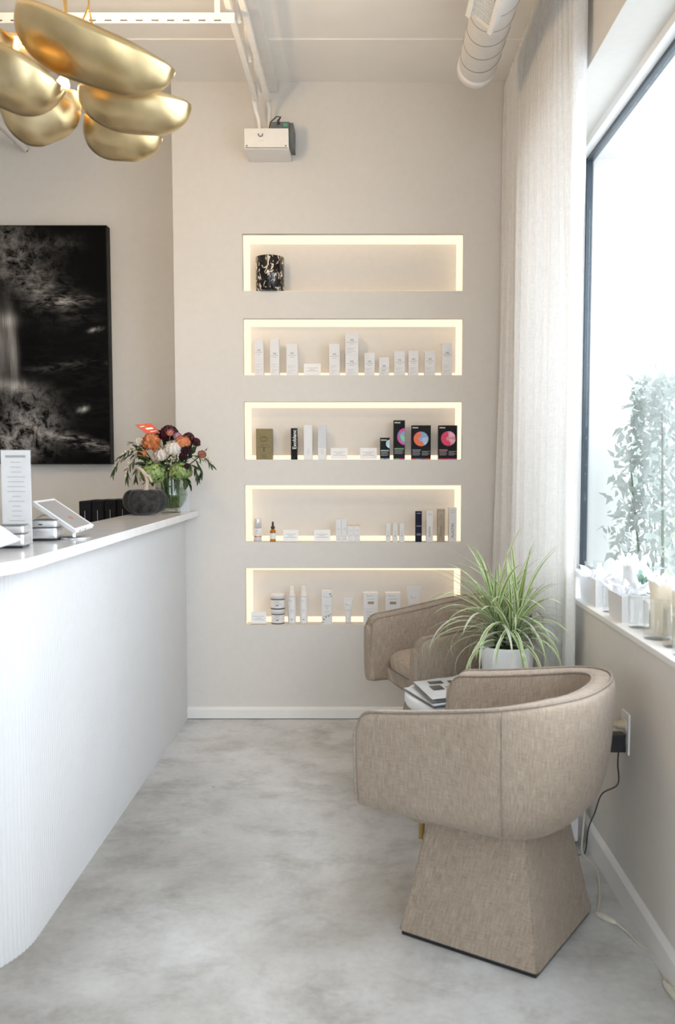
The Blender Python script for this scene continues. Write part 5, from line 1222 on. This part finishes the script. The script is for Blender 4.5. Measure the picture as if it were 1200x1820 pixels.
# ================================================================== WINDOW SILL
SZ = WZ0 + 0.018
def gift_box(label, y0, y1, x0, x1, h, flare):
    root = thing('gift_box', label, 'box', ((x0+x1)/2, (y0+y1)/2, SZ), group='white gift boxes on the sill')
    a = [(x0, y0), (x1, y0), (x1, y1), (x0, y1)]; cx, cyy = (x0+x1)/2, (y0+y1)/2
    b = [(cx + (x-cx)*(1+flare), cyy + (yy-cyy)*(1+flare)) for x, yy in a]; k = 0.93
    ins = [(cx + (x-cx)*k, cyy + (yy-cyy)*k) for x, yy in b]
    vs = [(x, yy, SZ) for x, yy in a] + [(x, yy, SZ + h) for x, yy in b] + [(x, yy, SZ + h) for x, yy in ins] + [(x, yy, SZ + h*0.7) for x, yy in ins]
    fs = [(0,3,2,1), (12,13,14,15)]
    for r in (0, 4, 8):
        for i in range(4): fs.append((r+i, r+(i+1) % 4, r+4+(i+1) % 4, r+4+i))
    MB().add(vs, fs).build('carton', M['paper'], root); return root
def tissue(label, c, r, h, m, seed, spikes=9, flat=0.35, name='tissue_paper'):
    # crumpled sheet: a fan of folded points rising from a bunch
    rr = random.Random(seed); c = Vector(c); b = MB(); root = thing(name, label, 'tissue paper', c, group='tissue paper on the sill')
    def fn(u, v):
        a = 2*PI*u; k = v
        fold = abs(((u * spikes + 0.13 * seed) % 1.0) - 0.5) * 2
        R = r * k * (0.62 + 0.55 * fold + 0.22 * noise.noise(Vector((u*7, v*3, seed))))
        z = h * (k ** 0.8) * (0.30 + 0.85 * fold * (0.55 + 0.9 * abs(noise.noise(Vector((math.cos(a)*1.7, math.sin(a)*1.7, seed*1.3)))))) + 0.015 * noise.noise(Vector((u*11, v*9, seed+3.1)))
        return c + Vector((R*math.cos(a)*0.75, R*math.sin(a), max(0.0, z)))
    n_ = spikes * 4
    b.grid(n_, 7, fn, cu=True, smooth=False)
    o = b.build('sheet', m, root); md = o.modifiers.new('thick', 'SOLIDIFY'); md.thickness = 0.0008
    return root
gift_box('white gift box with tissue at the far end of the window sill', 3.06, 3.27, 0.800, 0.885, 0.095, 0.10)
gift_box('white gift box with tissue nearest the glass tumblers', 2.745, 2.89, 0.800, 0.885, 0.085, 0.10)
tissue('white crumpled tissue in the far gift box', (0.845, 3.16, SZ + 0.07), 0.125, 0.065, M['wrap'], 1, 9)
tissue('white crumpled tissue in the near gift box', (0.845, 2.83, SZ + 0.065), 0.10, 0.06, M['wrap'], 2, 8)
def bag(label, c, sx, sy, h, m, seed):
    root = thing('paper_bag', label, 'bag', c, group='pale paper bags on the sill'); rr = random.Random(seed); c = Vector(c); b = MB()
    def fn(u, v):
        a = 2*PI*u; ca, sa = math.cos(a), math.sin(a); e = 0.5
        k = 1 + 0.10 * math.sin(v*5 + a*3 + seed) * v
        top = 1.0 + 0.10 * noise.noise(Vector((ca*2, sa*2, seed)))
        return c + Vector((sx/2*math.copysign(abs(ca)**e, ca)*k, sy/2*math.copysign(abs(sa)**e, sa)*k, h*v*top))
    b.grid(28, 8, fn, cu=True, smooth=False); b.add([fn(i/28, 0) for i in range(28)], [tuple(range(28))[::-1]])
    o = b.build('bag', m, root); md = o.modifiers.new('thick', 'SOLIDIFY'); md.thickness = 0.001; return root
bag('cream paper bag behind the glass tumblers near the window', (0.898, 2.61, SZ), 0.085, 0.16, 0.145, M['wrapcream'], 1)
bag('pale paper bag at the right edge behind the tumblers', (0.898, 2.41, SZ), 0.085, 0.15, 0.14, M['wrapcream'], 2)
bag('upright white paper bag between the two gift boxes', (0.905, 2.97, SZ), 0.06, 0.09, 0.155, M['wrap'], 3)
tissue('white tissue puffing out of the cream paper bag', (0.895, 2.64, SZ + 0.10), 0.08, 0.09, M['wrap'], 5, 7)
tissue('sage green tissue beside the cream paper bag', (0.862, 2.745, SZ + 0.12), 0.035, 0.05, M['wrapgreen'], 6, 5)
tissue('white tissue in the pale bag at the right edge', (0.895, 2.42, SZ + 0.10), 0.075, 0.09, M['wrap'], 7, 7)
tissue('sharp folded white tissue in the upright white bag', (0.905, 2.97, SZ + 0.12), 0.06, 0.085, M['wrap'], 8, 5)
def tumbler(label, x, yy, r, h):
    root = thing('glass_tumbler', label, 'glass', (x, yy, SZ), group='glass tumblers on the sill')
    MB().lathe([(0, 0.0), (r*0.9, 0.0), (r*0.95, 0.004), (r, h), (r - 0.0022, h), (r*0.95 - 0.003, 0.012), (0, 0.010)], (x, yy, SZ), 40).build('glass', M['tumbler'], root)
    MB().tube([(x + (r - 0.001)*math.cos(2*PI*i/40), yy + (r - 0.001)*math.sin(2*PI*i/40), SZ + h) for i in range(40)], 0.0016, 6, closed=True).build('rim', M['tumbler'], root)
tumbler('glass tumbler half hidden behind the far gift box', 0.868, 3.345, 0.036, 0.125)
tumbler('tall glass tumbler between the two gift boxes', 0.825, 2.965, 0.028, 0.085)
tumbler('glass tumbler next to the near gift box', 0.832, 2.675, 0.034, 0.095)
tumbler('glass tumbler in the middle of the row at the right edge', 0.828, 2.50, 0.040, 0.105)
tumbler('glass tumbler just behind the nearest one', 0.842, 2.385, 0.036, 0.10)
tumbler('nearest glass tumbler, cut off by the right edge', 0.830, 2.275, 0.038, 0.098)

# ================================================================== OUTLET, CORDS, FLOOR DEVICE
pa = atX(1107, 1262, RX); pb_ = atX(1120, 1340, RX)
yc, zc = 2.61, (pa.z + pb_.z)/2
ol = thing('wall_outlet', 'white wall outlet plate under the window beside the armchair', 'outlet', (RX, yc, zc))
MB().box((RX - 0.005, yc - 0.037, zc - 0.060), (RX, yc + 0.037, zc + 0.060), 0.0015).build('plate', M['trim'], ol)
for dz in (0.022, -0.022): MB().box((RX - 0.0065, yc - 0.017, zc + dz - 0.014), (RX - 0.004, yc + 0.017, zc + dz + 0.014), 0.001).build('socket', M['trim'], ol)
pg = thing('power_plug', 'tan power plug in the upper socket of the wall outlet', 'plug', (RX - 0.03, yc, zc + 0.022))
MB().tube([(RX - 0.0067, yc, zc + 0.022), (RX - 0.03, yc, zc + 0.022), (RX - 0.034, yc, zc + 0.022), (RX - 0.046, yc, zc + 0.021), (RX - 0.052, yc, zc + 0.019)], [0.013, 0.012, 0.008, 0.007, 0.005], 10).build('body', M['tanplug'], pg)
w0 = [Vector((RX - 0.050, yc, zc + 0.02)), Vector((RX - 0.058, yc + 0.05, zc - 0.04)), Vector((RX - 0.05, yc + 0.18, zc - 0.22)), Vector((0.745, 2.93, 0.16)), Vector((0.742, 2.95, 0.06)), Vector((0.738, 2.93, 0.004))]
fl_pts = [(1060, 1545), (1066, 1585), (1064, 1610), (1060, 1622)]
w0 += [atZ(px, py, 0.004) for px, py in fl_pts]
def smooth_pts(p, n=8):
    p = [Vector(q) for q in p]; out = []
    for i in range(len(p) - 1):
        a, b, c, d = p[max(i-1, 0)], p[i], p[i+1], p[min(i+2, len(p)-1)]
        for k in range(n):
            t = k / n; out.append(0.5*((2*b) + (c - a)*t + (2*a - 5*b + 4*c - d)*t*t + (3*b - a - 3*c + d)*t*t*t))
    out.append(p[-1]); return out
wp = thing('extension_cord', 'cream power cord with an inline switch running along the floor by the baseboard', 'cord', atZ(1078, 1632, 0))
MB().tube(smooth_pts(w0), 0.0034, 8).build('cable', M['cordwhite'], wp)
s0, s1 = atZ(1060, 1622, 0.008), atZ(1096, 1641, 0.008)
MB().tube([s0, s0.lerp(s1, 0.25), s0.lerp(s1, 0.8), s1], [0.005, 0.010, 0.009, 0.004], 10).build('inline_switch', M['cordwhite'], wp)
MB().tube(smooth_pts([s1, atZ(1115, 1657, 0.004), atZ(1135, 1677, 0.004), atZ(1160, 1697, 0.004), atZ(1175, 1725, 0.004), atZ(1183, 1745, 0.004)]), 0.0034, 8).build('cable', M['cordwhite'], wp)
s2, s3 = atZ(1180, 1745, 0.008), atZ(1212, 1785, 0.008)
MB().tube([s2, s2.lerp(s3, 0.3), s2.lerp(s3, 0.8), s3], [0.005, 0.010, 0.010, 0.006], 10).build('cord_connector', M['cordwhite'], wp)
ad = thing('power_adapter', 'black power adapter in the lower socket of the wall outlet', 'adapter', (RX - 0.03, yc, zc - 0.03))
MB().box((RX - 0.052, yc - 0.022, zc - 0.056), (RX - 0.0067, yc + 0.022, zc - 0.004), 0.003).build('body', M['black'], ad)
MB().tube(smooth_pts([(RX - 0.022, yc, zc - 0.056), (RX - 0.022, yc + 0.005, zc - 0.10), (RX - 0.014, yc + 0.03, zc - 0.17), (RX - 0.03, yc + 0.14, zc - 0.24), (RX - 0.03, yc + 0.22, zc - 0.33), (RX - 0.03, yc + 0.30, zc - 0.42), (RX - 0.035, yc + 0.32, 0.004), (RX - 0.07, yc + 0.31, 0.004), (RX - 0.12, yc + 0.33, 0.004)]), 0.0022, 8).build('cable', M['black'], ad)
dv = thing('air_purifier', 'small white device with a black base on the floor behind the foreground armchair', 'device', (0.69, 3.02, 0))
MB().box((0.655, 2.985, 0.0), (0.730, 3.055, 0.02), 0.003).build('base', M['black'], dv)
MB().box((0.65, 2.98, 0.02), (0.735, 3.06, 0.19), 0.010).build('body', M['paper'], dv)
MB().lathe([(0, 0), (0.004, 0.0)], (0,0,0), 10).xf(Matrix.Translation((0.722, 2.9795, 0.150)) @ Matrix.Rotation(PI/2, 4, 'X')).build('button', M['black'], dv)

# ================================================================== OUTSIDE
gm = noisy('street_paving', (0.46,0.46,0.45), (0.52,0.52,0.51), 2, 0.9)
struct('ground', MB().box((1.21, -30, -0.35), (60, 120, -0.25)).box((-40, -40, -0.35), (1.21, SY - 0.13, -0.25)), gm)
bl = thing('white_building', 'pale high-rise building across the street seen through the window', 'building', (44, 95, -0.25))
fac = noisy('white_facade', (0.60,0.62,0.64), (0.66,0.68,0.70), 0.5, 0.8)
MB().box((29, 90, -0.25), (60, 100, 75)).build('facade', fac, bl)
wm = noisy('facade_window_glass', (0.24,0.27,0.30), (0.30,0.33,0.36), 1, 0.3)
for cxx in (29.8, 32.6, 35.4):
    for k in range(18):
        MB().box((cxx, 89.9, 2.5 + 3.1*k), (cxx + 1.5, 90.02, 4.3 + 3.1*k)).build('window', wm, bl)
def shrub(label, c, rx, ry, h, n, m, seed, ls, pale=False):
    root = thing('street_shrub', label, 'shrub', c, group='shrubs outside the window'); rr = random.Random(seed); c = Vector(c)
    for k in range(7):
        a = rr.uniform(0, 6.28); e = Vector((rx*0.5*math.cos(a), ry*0.5*math.sin(a), h * rr.uniform(0.7, 0.98)))
        MB().tube([c + Vector((e.x*0.1, e.y*0.1, 0)), c + e*0.5 + Vector((0, 0, 0.05)), c + e], [0.012, 0.008, 0.003], 6).build('stem', M['leafmid'], root)
    b = MB()
    for i in range(n):
        a = rr.uniform(0, 6.28); t_ = rr.random() ** 0.8; R = math.sqrt(rr.random()) * (1 - 0.55 * t_ ** 2); p = c + Vector((rx*R*math.cos(a), ry*R*math.sin(a), h * (0.25 + 0.75*t_)))
        if p.x < 1.30 and (p.x < 1.035 or p.z < 0.90 or p.y > 3.97): continue
        A = Matrix.Translation(p) @ Euler((rr.uniform(-1.2, 1.2), rr.uniform(-1.2, 1.2), rr.uniform(0, 6.28))).to_matrix().to_4x4(); L = ls * rr.uniform(0.6, 1.2)
        b.add([A @ Vector(v) for v in ((0,0,0), (0.35*L,-0.22*L,0.04*L), (L,0,-0.1*L), (0.35*L,0.22*L,0.04*L))], [(0,1,2,3)], None, True)
    o = b.build('foliage', m, root); o['kind'] = 'stuff'
shrub('leafy grey green shrub just outside the window beyond the dark frame', (1.27, 3.70, -0.25), 0.34, 0.40, 1.90, 3200, M['shrub'], 1, 0.055)
shrub('taller feathery shrub outside, further along the pavement', (2.02, 6.0, -0.25), 0.42, 0.5, 2.25, 1500, M['shrub'], 2, 0.085)
shrub('low pale green shrub outside behind the paper bags', (1.72, 4.6, -0.25), 0.24, 0.3, 1.30, 700, M['shrubpale'], 3, 0.10)
bo = thing('street_bollard', 'yellow and black topped post outside by the dark window frame', 'post', (1.21 + 0.12, 5.0, -0.25))
q = atX(1050, 962, 1.50); bx0, by0 = q.x, q.y
bo.location = (bx0, by0, -0.25)
MB().lathe([(0, -0.25), (0.02, -0.25), (0.02, q.z - 0.10), (0.0, q.z - 0.10)], (bx0, by0, 0), 16).build('pole', M['black'], bo)
MB().lathe([(0, q.z - 0.03), (0.022, q.z - 0.03), (0.024, q.z + 0.01), (0.014, q.z + 0.03), (0, q.z + 0.032)], (bx0, by0, 0), 16).build('cap', ink('yellow_paint', (0.75,0.42,0.05)), bo)
MB().lathe([(0, q.z - 0.10), (0.021, q.z - 0.10), (0.021, q.z - 0.03), (0, q.z - 0.03)], (bx0, by0, 0), 16).build('band', M['inkwhite'], bo)
